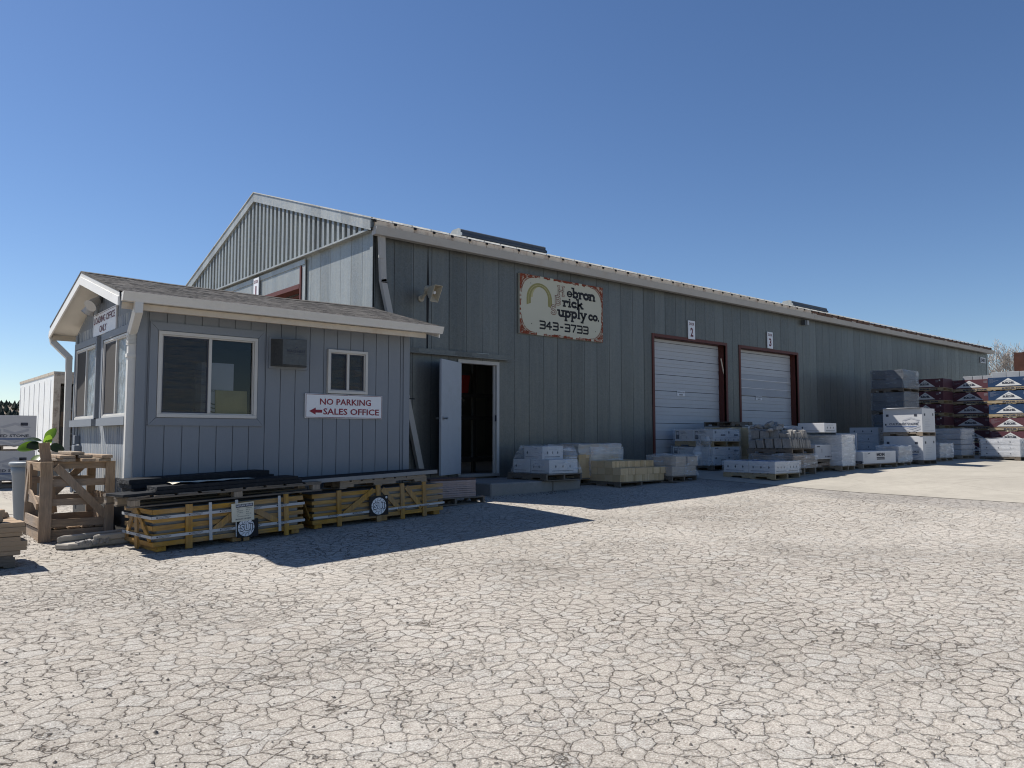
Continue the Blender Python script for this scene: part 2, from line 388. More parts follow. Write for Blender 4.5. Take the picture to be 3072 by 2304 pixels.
class MB:
    def __init__(s): s.v = []; s.f = []; s.mi = []; s.mats = []
    def m(s, mat):
        if mat not in s.mats: s.mats.append(mat)
        return s.mats.index(mat)
    def add(s, vs, fs, mat):
        b = len(s.v); i = s.m(mat)
        s.v += [tuple(x) for x in vs]
        for f in fs: s.f.append(tuple(b + k for k in f)); s.mi.append(i)
        return s
    def box(s, x0, x1, y0, y1, z0, z1, mat, j=0.0):
        J = lambda: rnd.uniform(-j, j) if j else 0.0
        vs = [(x + J(), y + J(), z + J()) for z in (z0, z1) for y in (y0, y1) for x in (x0, x1)]
        return s.add(vs, [(0, 2, 3, 1), (4, 5, 7, 6), (0, 1, 5, 4), (2, 6, 7, 3), (0, 4, 6, 2), (1, 3, 7, 5)], mat)
    def bar(s, a, b, w, h, mat, up=(0, 0, 1), rounded=0):
        a, b = Vector(a), Vector(b); d = (b - a).normalized(); side = d.cross(Vector(up))
        if side.length < 1e-4: side = d.cross(Vector((1, 0, 0)))
        side.normalize(); u = side.cross(d).normalized()
        vs = [p + side * (sx * w / 2) + u * (sz * h / 2) for p in (a, b) for sz in (-1, 1) for sx in (-1, 1)]
        return s.add(vs, [(0, 1, 3, 2), (4, 6, 7, 5), (0, 4, 5, 1), (2, 3, 7, 6), (0, 2, 6, 4), (1, 5, 7, 3)], mat)
    def tube(s, pts, r, mat, n=8, r1=None, cap=True):
        pts = [Vector(p) for p in pts]; rings = []
        for i, p in enumerate(pts):
            d = (pts[min(i + 1, len(pts) - 1)] - pts[max(i - 1, 0)]).normalized()
            a = d.cross(Vector((0, 0, 1)))
            if a.length < 1e-3: a = d.cross(Vector((1, 0, 0)))
            a.normalize(); b = d.cross(a)
            rr = r if r1 is None else r + (r1 - r) * i / (len(pts) - 1)
            rings.append([p + a * (rr * cos(2 * pi * k / n)) + b * (rr * sin(2 * pi * k / n)) for k in range(n)])
        vs = [q for ring in rings for q in ring]
        fs = [(i * n + k, i * n + (k + 1) % n, (i + 1) * n + (k + 1) % n, (i + 1) * n + k) for i in range(len(pts) - 1) for k in range(n)]
        if cap: fs += [tuple(range(n - 1, -1, -1)), tuple(range((len(pts) - 1) * n, len(pts) * n))]
        return s.add(vs, fs, mat)
    def duct(s, pts, w, h, mat, up=(0, 1, 0)):
        for a, b in zip(pts, pts[1:]):
            a, b = Vector(a), Vector(b); d = (b - a).normalized()
            s.bar(a - d * .02, b + d * .02, w, h, mat, up)
        return s
    def lathe(s, c, prof, mat, n=24, axis='z'):
        c = Vector(c); vs = []
        for r, z in prof:
            for k in range(n):
                a = 2 * pi * k / n
                p = Vector((r * cos(a), r * sin(a), z))
                if axis == 'y': p = Vector((p.x, -p.z, p.y))
                if axis == 'x': p = Vector((p.z, p.x, p.y))
                vs.append(c + p)
        fs = [(i * n + k, i * n + (k + 1) % n, (i + 1) * n + (k + 1) % n, (i + 1) * n + k) for i in range(len(prof) - 1) for k in range(n)]
        return s.add(vs, fs, mat)
    def prism(s, poly, a, b, mat, axis='x'):
        # poly: list of 2-D points; extruded along axis from a to b
        def P(q, t): return {'x': (t, q[0], q[1]), 'y': (q[0], t, q[1]), 'z': (q[0], q[1], t)}[axis]
        n = len(poly); vs = [P(q, a) for q in poly] + [P(q, b) for q in poly]
        fs = [(i, (i + 1) % n, n + (i + 1) % n, n + i) for i in range(n)] + [tuple(range(n - 1, -1, -1)), tuple(range(n, 2 * n))]
        return s.add(vs, fs, mat)
    def rect(s, pl, a0, b0, a1, b1, mat, h=.002):
        return s.add([pl.at(a0, b0, h), pl.at(a1, b0, h), pl.at(a1, b1, h), pl.at(a0, b1, h)], [(0, 1, 2, 3)], mat)
    def slab(s, pl, pts, mat, h0=0., h1=.004):
        n = len(pts); vs = [pl.at(a, b, h0) for a, b in pts] + [pl.at(a, b, h1) for a, b in pts]
        fs = [(i, (i + 1) % n, n + (i + 1) % n, n + i) for i in range(n)] + [tuple(range(n - 1, -1, -1)), tuple(range(n, 2 * n))]
        return s.add(vs, fs, mat)
    def poly(s, pl, pts, mat, h=.002): return s.add([pl.at(a, b, h) for a, b in pts], [tuple(range(len(pts)))], mat)
    def disc(s, pl, a, b, r, mat, h=.002, n=28): return s.poly(pl, [(a + r * cos(2 * pi * k / n), b + r * sin(2 * pi * k / n)) for k in range(n)], mat, h)
    def stroke(s, pl, pts, w, mat, h=.003):
        for (a, b), (c, d) in zip(pts, pts[1:]):
            L = hypot(c - a, d - b) or 1e-6; ux, uy = (c - a) / L, (d - b) / L; nx, ny = -uy * w / 2, ux * w / 2; e = w * .3
            s.poly(pl, [(a - ux * e - nx, b - uy * e - ny), (c + ux * e - nx, d + uy * e - ny), (c + ux * e + nx, d + uy * e + ny), (a - ux * e + nx, b - uy * e + ny)], mat, h); h += .00004
        return s
    def text(s, pl, t, size, a, b, mat, align='C', bold=0.0, width=None, h=.003):
        vs, fs, x0, x1 = text_data(t, bold)
        k = size if width is None else width / max(1e-6, x1 - x0)
        off = {'C': (x0 + x1) / 2, 'L': x0, 'R': x1}[align]
        return s.add([pl.at(a + (x - off) * k, b + y * size, h) for x, y in vs], fs, mat)
    def build(s, name, parent=None, local=False, bevel=0, smooth=False):
        me = bpy.data.meshes.new(name)
        vs = s.v
        if parent is not None and not local:
            inv = wmat(parent).inverted(); vs = [inv @ Vector(v) for v in vs]
        me.from_pydata([tuple(v) for v in vs], [], s.f)
        for m in s.mats: me.materials.append(m)
        me.polygons.foreach_set('material_index', s.mi)
        if smooth: me.polygons.foreach_set('use_smooth', [True] * len(s.f))
        me.update()
        o = bpy.data.objects.new(name, me); COL.objects.link(o)
        if parent is not None: o.parent = parent
        if bevel:
            b = o.modifiers.new('bevel', 'BEVEL'); b.width = bevel; b.segments = 1; b.limit_method = 'ANGLE'
        return o
def tag(o, label, cat, group=None, kind=None):
    if label: o['label'] = label
    if cat: o['category'] = cat
    if group: o['group'] = group
    if kind: o['kind'] = kind
    return o
def thing(name, label, cat, loc=(0, 0, 0), group=None, rot=(0, 0, 0)):
    o = bpy.data.objects.new(name, None); o.empty_display_size = .2; COL.objects.link(o)
    o.location = loc; o.rotation_euler = rot
    return tag(o, label, cat, group)
def solo(mb, name, label, cat, loc, group=None, rot=(0, 0, 0), bevel=0, smooth=False):
    # a thing that is one mesh: geometry given in local metres round loc
    o = mb.build(name, None, True, bevel, smooth); o.location = loc; o.rotation_euler = rot
    return tag(o, label, cat, group)
def dup(root, loc, rot=None, label=None, group=None, scale=None):
    r = root.copy(); COL.objects.link(r); r.location = loc
    if rot is not None: r.rotation_euler = rot
    if scale is not None: r.scale = scale
    if label: r['label'] = label
    if group: r['group'] = group
    for ch in root.children:
        c = ch.copy(); COL.objects.link(c); c.parent = r
        for g in ch.children:
            d = g.copy(); COL.objects.link(d); d.parent = c
    return r
X, Y, Z = (1, 0, 0), (0, 1, 0), (0, 0, 1)
def front(x, y, z): return Plane((x, y, z), (1, 0, 0), (0, 0, 1))      # faces -Y
def left(x, y, z): return Plane((x, y, z), (0, -1, 0), (0, 0, 1))      # faces -X; a runs towards the camera (-Y)
# ------------------------------------------------------------------ ground
def axis_steps(fine0, fine1, step, lo, hi):
    v = []; x = fine0
    while x <= fine1 + 1e-6: v.append(round(x, 4)); x += step
    d = step
    while v[-1] < hi: d *= 1.45; v.append(min(hi, v[-1] + d))
    d = step
    while v[0] > lo: d *= 1.45; v.insert(0, max(lo, v[0] - d))
    return v
def sheet(name, xs, ys, mat, lift=0.0):
    mb = MB(); nx = len(xs)
    vs = [(x, y, gz(x, y) + lift) for y in ys for x in xs]
    fs = [(j * nx + i, j * nx + i + 1, (j + 1) * nx + i + 1, (j + 1) * nx + i) for j in range(len(ys) - 1) for i in range(nx - 1)]
    mb.add(vs, fs, mat); o = mb.build(name, smooth=True); o['kind'] = 'structure'; return o
sheet('ground', axis_steps(-14, 34, .5, -3000, 3000), axis_steps(-18, 4, .5, -3000, 3000), M_ASPH)
sheet('concrete_apron', [6.6 + .4 * i for i in range(90)], [-22 + .4 * i for i in range(56)], M_CONC, .006)
sheet('concrete_pad', [-16 + .5 * i for i in range(24)], [2.2 + .5 * i for i in range(30)], M_CONC, .006)
# hills beyond the yard
mb = MB(); prof = [(90, -1), (200, 3.0), (330, 9.2), (365, 10.8), (400, 15), (440, 18.2), (520, 17.5), (800, 14), (1400, 6)]
xs = [-700 + 20 * i for i in range(80)]
def hz(x, y):
    b = interp(y, prof)
    return b * (.8 + .35 * noise.noise((x * .006, y * .004, 3))) if y > 120 else b
vs = [(x, y, hz(x, y)) for y, _ in prof for x in xs]; n = len(xs)
mb.add(vs, [(j * n + i, j * n + i + 1, (j + 1) * n + i + 1, (j + 1) * n + i) for j in range(len(prof) - 1) for i in range(n - 1)], M_HILL)
o = mb.build('hills', smooth=True); o['kind'] = 'structure'
mb = MB()
for i in range(700):
    y = rnd.uniform(340, 470); x = rnd.uniform(-20, 130)
    h = rnd.uniform(1.6, 4.2); r = h * rnd.uniform(.28, .42); z = hz(x, y) - .3; k = 6; a0 = rnd.random() * 6
    ring = [(x + r * rnd.uniform(.7, 1.2) * cos(a0 + 2 * pi * q / k), y + r * sin(a0 + 2 * pi * q / k), z + h * rnd.uniform(.2, .4)) for q in range(k)]
    mb.add([(x, y, z)] + ring + [(x + rnd.uniform(-.2, .2), y, z + h)], [(0, 1 + (q + 1) % k, 1 + q) for q in range(k)] + [(k + 1, 1 + q, 1 + (q + 1) % k) for q in range(k)], M_PINE)
o = mb.build('hillside_pines'); tag(o, 'dark pine wood covering the far hillside at the left edge', 'woods', kind='stuff')
# loose gravel on the paving
mb = MB()
def pebble(x, y, s):
    z = gz(x, y); vs = [(x + s * a * rnd.uniform(.6, 1.3), y + s * b * rnd.uniform(.6, 1.3), z + s * c * rnd.uniform(.5, 1.0)) for a, b, c in ((1, 0, .3), (-1, .2, .3), (.1, 1, .3), (0, -1, .25), (0, 0, 1.1))]
    mb.add(vs, [(4, 0, 2), (4, 2, 1), (4, 1, 3), (4, 3, 0)], M_PEB)
for i in range(5200):
    d = 2.2 + 14 * rnd.random() ** 1.5; a = YAW + rnd.uniform(-.64, .64)
    x, y = EYE.x + d * cos(a), EYE.y + d * sin(a)
    if y > -2.3 and x > -4.4: continue
    if x > 6.4: continue
    pebble(x, y, .0035 + .009 * rnd.random() ** 3)
for i in range(900):
    pebble(rnd.gauss(-4.9, .5), rnd.gauss(-.9, .7), .005 + .012 * rnd.random() ** 2)
for i in range(300):
    pebble(rnd.uniform(.2, 3.0), rnd.uniform(-1.9, -1.5), .006 + .012 * rnd.random() ** 2)
o = mb.build('gravel'); tag(o, 'loose dark gravel scattered over the cracked asphalt', 'gravel', kind='stuff')

# ------------------------------------------------------------------ warehouse
WL, WD, EAVE, RIDGE = 29.6, 10.0, 4.80, 6.565
wh = thing('warehouse', 'long grey galvanized steel warehouse with pitched roof and two white roll-up doors', 'warehouse', (0, 0, gz(0, 0)))
def panel_wall(mb, pl, a0, a1, b0, b1, openings, step, mat, groove=.008, depth=.02, seam0=.03):
    cuts = {a0, a1}; a = a0 + seam0
    while a < a1: cuts.add(round(a, 4)); a += step
    seams = set(cuts)
    for o in openings: cuts |= {o[0], o[1]}
    cs = sorted(cuts)
    for c0, c1 in zip(cs, cs[1:]):
        if c1 - c0 < 1e-4: continue
        mid = (c0 + c1) / 2; bl = [(b0, b1)]
        for o in openings:
            if o[0] < mid < o[1]:
                nb = []
                for p, q in bl:
                    if o[2] > p: nb.append((p, min(q, o[2])))
                    if o[3] < q: nb.append((max(p, o[3]), q))
                bl = [x for x in nb if x[1] - x[0] > 1e-4]
        for p, q in bl:
            l = c0 + (groove / 2 if c0 in seams and c0 != a0 else 0); r = c1 - (groove / 2 if c1 in seams and c1 != a1 else 0)
            mb.slab(pl, [(l, p), (r, p), (r, q), (l, q)], mat, -depth, 0)
            mb.slab(pl, [(c0, p), (c1, p), (c1, q), (c0, q)], mat, -depth - .03, -depth - .001)
OP = [(1.87, 2.79, -1, 2.615), (7.585, 10.49, -1, 3.572), (11.18, 14.07, -1, 3.572)]
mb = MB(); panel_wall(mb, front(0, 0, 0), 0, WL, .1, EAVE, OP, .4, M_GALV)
# a sheet edge that has sprung loose near the corner
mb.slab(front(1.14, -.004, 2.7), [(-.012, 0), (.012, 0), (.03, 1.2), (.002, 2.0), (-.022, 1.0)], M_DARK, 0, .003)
mb.build('wall', wh)
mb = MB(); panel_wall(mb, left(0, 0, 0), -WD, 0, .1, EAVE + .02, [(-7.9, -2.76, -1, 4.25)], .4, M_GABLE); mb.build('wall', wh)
# corrugated gable
mb = MB(); y = .06
def gtop(y): return EAVE + .02 + (RIDGE - EAVE - .1) * (1 - abs(y - WD / 2) / (WD / 2))
while y < WD - .1:
    for (ya, yb, xx) in ((y, y + .092, -.10), (y + .092, y + .10, None), (y + .10, y + .192, -.03), (y + .192, y + .2, None)):
        if yb > WD: break
        if xx is None: xa, xb = (-.10, -.03) if ya < y + .1 else (-.03, -.10)
        else: xa = xb = xx
        mb.add([(xa, ya, EAVE), (xb, yb, EAVE), (xb, yb, gtop(yb)), (xa, ya, gtop(ya))], [(0, 3, 2, 1)], M_GABLE)
    y += .2
mb.add([(-.02, 0, EAVE), (-.02, WD, EAVE), (-.02, WD / 2, RIDGE - .05)], [(0, 1, 2)], M_GABLE)
mb.box(-.11, 0, 0.02, WD, EAVE - .035, EAVE - .002, M_GALVL)
mb.build('gable', wh)
# far walls
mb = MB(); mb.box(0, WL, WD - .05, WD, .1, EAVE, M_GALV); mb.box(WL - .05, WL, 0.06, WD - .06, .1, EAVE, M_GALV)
mb.add([(WL - .01, 0, EAVE), (WL - .01, WD, EAVE), (WL - .01, WD / 2, RIDGE - .05)], [(0, 1, 2)], M_GALV)
mb.build('wall', wh)
# corner trims
mb = MB(); mb.box(WL - .16, WL + .02, -.012, -.001, .3, EAVE - .15, M_GALVL); mb.build('corner_trim', wh); mb = MB(); mb.box(-.012, -.001, -.0, .10, .3, EAVE - .04, M_GABLE); mb.build('corner_trim', wh)
# roof
mb = MB(); sl_ = (RIDGE + .06 - (EAVE + .13)) / (WD / 2 + .16)
ridge_z = RIDGE + .06
for side in (0, 1):
    x = -.15
    while x < WL + .2:
        x1 = min(x + .41, WL + .22)
        ys = (-.16, WD / 2) if side == 0 else (WD + .16, WD / 2)
        za = EAVE + .13
        mb.add([(x, ys[0], za), (x1, ys[0], za), (x1, ys[1], ridge_z), (x, ys[1], ridge_z)], [(0, 1, 2, 3) if side == 0 else (3, 2, 1, 0)], M_ROOFM)
        mb.bar((x + .02, ys[0], za + .018), (x + .02, ys[1], ridge_z + .018), .035, .02, M_ROOFM)
        x += .41
mb.build('roof', wh)
mb = MB()   # pale closures under the sheet edge, rusted at the far end
x = -.08; k = 0
while x < WL:
    rusty = x > 14.6
    mb.box(x + .006, min(x + .404, WL), -.17, -.12, EAVE + .004, EAVE + .118, M_RUSTC if rusty else M_CLOS)
    mb.box(x - .024, x + .03, -.182, -.171, EAVE + .085, EAVE + .128, M_DARK)
    if rusty and k % 3 == 0: mb.box(x + .05, x + .3, -.176, -.171, EAVE + .02, EAVE + .05, M_CLOS)
    x += .41; k += 1
mb.build('eave_closure', wh)
mb = MB()   # gable rake trims
for ya, yb in ((-.14, WD / 2), (WD + .14, WD / 2)):
    a = Vector((-.135, ya, EAVE + .135)); b = Vector((-.135, yb, ridge_z + .012))
    dz = .20
    mb.add([a, b, b - Vector((0, 0, dz)), a - Vector((0, 0, dz))], [(0, 1, 2, 3)], M_GALVL)
    c, d = a + Vector((.14, 0, 0)), b + Vector((.14, 0, 0))
    mb.add([a + Vector((0, 0, .002)), b + Vector((0, 0, .002)), d + Vector((0, 0, .012)), c + Vector((0, 0, .012))], [(0, 1, 2, 3)], M_GALVL)
    e = Vector((0, 0, dz)); mb.add([a - e, b - e, d - e, c - e], [(3, 2, 1, 0)], M_GALVL)
mb.box(-.14, -.09, -.155, -.11, EAVE - .02, EAVE + .11, M_GALV)
mb.build('rake_trim', wh)
mb = MB()
pr = [(-.10, EAVE - .135), (-.225, EAVE - .135), (-.235, EAVE - .10), (-.255, EAVE - .03), (-.265, EAVE), (-.255, EAVE), (-.24, EAVE - .03), (-.215, EAVE - .12), (-.11, EAVE - .12), (-.10, EAVE)]
mb.prism(pr, -.09, 14.7, M_GUT, 'x'); mb.prism(pr, 14.712, WL + .06, M_GUT, 'x')
mb.prism([(q[0], q[1]) for q in [(-.10, EAVE - .14), (-.228, EAVE - .14), (-.27, EAVE + .004), (-.10, EAVE + .004)]], -.095, -.09, M_GUT, 'x')
mb.build('gutter', wh)
mb = MB(); mb.duct([(.10, -.1, 4.66), (.135, -.1, 3.9), (.95, -.1, .62)], .105, .085, M_GUT, (0, 1, 0))
mb.box(.02, .12, -.15, -.13, 4.28, 4.33, M_GUT); mb.box(.08, .2, -.148, -.142, 3.86, 3.875, M_DARK); mb.box(.60, .78, -.15, -.142, 1.86, 1.88, M_DARK)
mb.build('downspout', wh)
# ridge ventilators
for x0, x1 in ((5.48, 8.57), (22.4, 25.3)):
    mb = MB(); zc = RIDGE + .02
    prof = [(-.26, 0), (-.26, .06), (-.20, .10), (-.20, .17), (-.13, .21), (.13, .21), (.20, .17), (.20, .10), (.26, .06), (.26, 0)]
    mb.prism([(WD / 2 + a, zc + b) for a, b in prof], x0, x1, M_DGREY, 'x')
    mb.prism([(WD / 2 + a * 1.06, zc + b * 1.04) for a, b in prof], x0 - .02, x0, M_GALVL, 'x')
    mb.prism([(WD / 2 + a * 1.04, zc + b * 1.02) for a, b in prof], x1, x1 + .02, M_DGREY, 'x')
    mb.build('ridge_ventilator', wh)
# roll-up doors
for (a, b), nm in (((7.585, 10.49), 'two'), ((11.18, 14.07), 'three')):
    tr = MB()
    tr.box(a - .075, a, -.02, .26, .2, 3.645, M_BROWN); tr.box(b, b + .075, -.02, .26, .2, 3.645, M_BROWN)
    tr.box(a, b, -.022, .26, 3.572, 3.645, M_BROWN)
    tr.build('door_frame', wh)
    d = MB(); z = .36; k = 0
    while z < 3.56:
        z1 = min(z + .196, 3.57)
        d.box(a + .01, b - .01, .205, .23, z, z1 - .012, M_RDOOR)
        d.box(a + .01, b - .01, .222, .23, z1 - .012, z1, M_DARK if k % 2 else M_INK_SHADE)  # joint strip coloured dark to paint in the groove shade
        d.box(a + .02, b - .02, .197, .2045, z + .085, z + .098, M_RDOOR); d.box(a + .02, b - .02, .2035, .2049, z + .076, z + .084, M_INK_SHADE)  # raised rib, with a grey line painted below it as its shade
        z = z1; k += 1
    for q in range(8): d.box(b - .035, b - .012, .196, .2, .6 + q * .37, .66 + q * .37, M_STEEL)
    d.box(a + .05, a + .14, .192, .2, .86, .90, M_INKD)
    dr = d.build('roll_up_door', wh)
    nb = MB(); x0 = 8.70 if nm == 'two' else 12.20; pl = front(x0, .19, 2.21)
    nb.slab(pl, [(0, 0), (.3, 0), (.3, .13), (0, .13)], M_WHITE, -.004, 0)
    nb.text(pl, 'DOOR BLOCKED', .05, .15, .075, M_INKD, width=.27, bold=.02); nb.text(pl, 'INSIDE', .05, .15, .015, M_INKD, width=.14, bold=.02)
    nb.build('notice', dr)
    if nm == 'three':
        pb = MB()
        for zz0, zz1 in ((2.33, 2.52), (2.55, 2.74), (2.77, 2.90)): pb.box(a + .03, b - .22, .188, .192, zz0, zz1, M_RDIRT)
        pb.box(a + .02, b - .05, .186, .1875, 2.76, 2.775, M_WHITE); pb.box(a + .02, b - .05, .186, .1875, 2.53, 2.545, M_WHITE)
        pb.build('scuff_panel', dr)
    else:
        hb = MB(); hb.bar((b - .05, .1, 3.24), (b + .02, .06, 2.8), .03, .02, M_CLOS); hb.build('pull_rod', dr)
# personnel door, frame and leaf opened outwards
fr = MB()
fr.box(1.83, 1.895, -.02, .11, .5, 2.655, M_FRAMEW); fr.box(2.765, 2.83, -.02, .11, .5, 2.655, M_FRAMEW); fr.box(1.895, 2.765, -.021, .11, 2.59, 2.655, M_FRAMEW)
fr.box(2.735, 2.764, .04, .07, .5, 2.59, M_FRAMEW)
fr.box(2.758, 2.764, -.012, .03, 1.50, 1.62, M_INKD); fr.box(1.83, 2.83, -.04, .3, .45, .499, M_STEP)
fr.build('door_frame', wh)
ang = radians(-151)    # leaf swings out and left on its left jamb
hx, hy = 1.90, -.03; u = Vector((cos(ang), sin(ang), 0)); nn = Vector((-u.y, u.x, 0))
lf = MB(); L = .86
c = [Vector((hx, hy, 0)), Vector((hx, hy, 0)) + u * L]
for z0, z1 in ((.52, 2.585),):
    q = [c[0], c[1], c[1] + nn * -.045, c[0] + nn * -.045]
    lf.add([p + Vector((0, 0, z0)) for p in q] + [p + Vector((0, 0, z1)) for p in q], [(3, 2, 1, 0), (4, 5, 6, 7), (0, 1, 5, 4), (1, 2, 6, 5), (2, 3, 7, 6), (3, 0, 4, 7)], M_PDOOR)
leaf = lf.build('personnel_door', wh, bevel=.004)
hb = MB()
kp = c[1] - u * .07 + Vector((0, 0, 1.53))
for sgn in (1, -1):
    base = kp + nn * (0 if sgn > 0 else -.045); tip = base + nn * sgn * .07
    hb.tube([base, base + nn * sgn * .012], .032, M_STEEL, 14); hb.tube([base, tip], .013, M_STEEL, 10)
    hb.tube([tip - nn * sgn * .02, tip - nn * sgn * .008, tip + nn * sgn * .014, tip + nn * sgn * .022], .022, M_STEEL, 14, .016)
hb.build('door_handle', leaf)
# overhead sliding rail above the door
tk = MB(); tk.box(-.6, 3.10, -.10, -.022, 2.715, 2.79, M_GALV); tk.box(-.6, 3.13, -.13, -.105, 2.69, 2.715, M_GALV); tk.box(2.2, 2.5, -.1035, -.1005, 2.783, 2.792, M_GALVL)
tk.build('door_track', wh)
# inside of the warehouse
fl = MB(); fl.box(.1, WL - .1, .12, WD - .1, .30, .45, M_STEP); fl.build('floor', wh)
fl = MB(); fl.box(-.02, WL + .02, -.03, .05, .0, .22, M_STEP); fl.build('foundation', wh)
# loading opening on the gable end (seen over the office roof)
mb = MB(); pl = left(-.02, 0, 0)
mb.slab(pl, [(-7.9, 4.25), (-2.76, 4.25), (-2.76, 4.62), (-7.9, 4.62)], M_GABLE, 0, .02)
mb.slab(pl, [(-8.0, 4.62), (-2.55, 4.62), (-2.55, 4.72), (-8.0, 4.72)], M_GALVL, 0, .035)
mb.slab(pl, [(-2.76, .4), (-2.70, .4), (-2.70, 4.60), (-2.76, 4.60)], M_BROWN, -.2, .04)
mb.slab(pl, [(-7.9, 4.16), (-2.77, 4.16), (-2.77, 4.25), (-7.9, 4.25)], M_BROWN, -.2, .045)
for q in range(6): mb.slab(pl, [(-7.9, 4.08 - q * .12), (-2.77, 4.08 - q * .12), (-2.77, 4.13 - q * .12), (-7.9, 4.13 - q * .12)], M_BROWN, -.3 - q * .06, -.22 - q * .06)
mb.slab(pl, [(-2.69, .4), (-2.55, .4), (-2.55, 4.615), (-2.69, 4.615)], M_GALVL, 0, .02)
mb.build('loading_opening', wh)

# things fixed to or leaning near the warehouse
def sign_board(name, label, cat, pl, w, h, mat, border=None, bw=.012, thick=.02, group=None):
    t = thing(name, label, cat, pl.o, group)
    b = MB(); b.slab(pl, [(0, 0), (w, 0), (w, h), (0, h)], mat, -thick, 0); b.build('panel', t, bevel=.002)
    if border:
        e = MB(); i = bw
        for a0, b0, a1, b1 in ((i, i, w - i, 2 * i), (i, h - 2 * i, w - i, h - i), (i, 2 * i, 2 * i, h - 2 * i), (w - 2 * i, 2 * i, w - i, h - 2 * i)): e.rect(pl, a0, b0, a1, b1, border)
        e.build('border', t)
    return t
# painted company sign
pl = front(3.33, -.05, 3.273); W, H = 2.44, 1.22
M_SIGNC = surf('faded_cream_sign', (.50, .485, .385), .6, var=.04, scale=1.2, bump=.03)
def peel():
    g = NG('peeling_red_border'); a = g.noise(g.coords(), 9, 6, .75)
    return g.done(g.mix(g.ramp(a, (.40, 0.), (.50, 1.)), (.42, .38, .30), (.20, .045, .022)), .8, 0, .2)
M_PEEL = peel()
M_OUTL = plain('faded_pink_outline', (.17, .065, .045), .7); M_GOLD = surf('faded_olive_arch', (.27, .25, .10), .7, var=.12, bump=.03); M_GOLDL = plain('pale_olive_edge', (.42, .38, .20), .7)
t = thing('company_sign', 'large weathered cream sign reading Hebron Brick Supply Co. with peeling red corners', 'sign', (3.33, -.05, 3.273))
b = MB(); b.slab(pl, [(0, 0), (W, 0), (W, H), (0, H)], M_SIGNC, -.04, 0); b.build('panel', t)
e = MB(); bw = .055
def wav(n, f): return [f(i / n) for i in range(n + 1)]
for k, (p, q) in enumerate((((0, 0), (W, 0)), ((W, 0), (W, H)), ((W, H), (0, H)), ((0, H), (0, 0)))):
    n = 26; d = Vector((q[0] - p[0], q[1] - p[1], 0)); nrm = Vector((-d.y, d.x, 0)).normalized(); pts = []
    for i in range(n):
        s0, s1 = i / n, (i + 1) / n
        if rnd.random() < (.3 if k in (0, 3) else .1): continue
        a = Vector((p[0], p[1], 0)) + d * s0; c2 = Vector((p[0], p[1], 0)) + d * s1
        w0, w1 = bw * rnd.uniform(.5, 1.1), bw * rnd.uniform(.5, 1.1)
        e.poly(pl, [(a.x, a.y), (c2.x, c2.y), (c2.x + nrm.x * w1, c2.y + nrm.y * w1), (a.x + nrm.x * w0, a.y + nrm.y * w0)], M_PEEL, .0015)
    e.build('border', t); e = MB()
for cx, cy, sx, sy in ((0, 0, 1, 1), (W, 0, -1, 1), (0, H, 1, -1), (W, H, -1, -1)):
    r = .30; pts = [(0, 0), (r, 0), (r, .035)] + [(r - (r - .04) * sin(q * pi / 2 / 8) * .98, r - (r - .05) * cos(q * pi / 2 / 8)) for q in range(1, 9)][0:8] + [(.03, r), (0, r)]
    pts = [(cx + sx * a, cy + sy * b) for a, b in pts]
    if sx * sy < 0: pts.reverse()
    e.poly(pl, pts, M_PEEL, .0022)
    e.build('border', t); e = MB()
    for rr in (.34, .38):
        e.stroke(pl, [(cx + sx * (rr - (rr - .05) * sin(q * pi / 2 / 8)), cy + sy * (rr - (rr - .05) * cos(q * pi / 2 / 8))) for q in range(9)], .01, M_PEEL, .003)
e.build('border', t)
g_ = MB()   # the arch
ac, ar, at = .54, .355, .115
out = [(ac - ar, .60)] + [(ac - ar * cos(q * pi / 16), .74 + .335 * sin(q * pi / 16)) for q in range(17)] + [(ac + ar, .585)]
inn = [(ac - ar + at, .64)] + [(ac - (ar - at) * cos(q * pi / 16), .76 + .235 * sin(q * pi / 16)) for q in range(17)] + [(ac + ar - at, .62)]
for i in range(len(out) - 1): g_.poly(pl, [out[i], inn[i], inn[i + 1], out[i + 1]], M_GOLD, .002)
sh = [(a + .05, b + .01) for a, b in inn]
for i in range(1, 9): g_.poly(pl, [inn[i], sh[i], sh[i + 1], inn[i + 1]], M_GOLDL, .0015)
g_.stroke(pl, [((a + c_) / 2, (b + d_) / 2) for (a, b), (c_, d_) in zip(out, inn)], .012, M_GOLDL, .0026)
g_.build('arch_emblem', t)
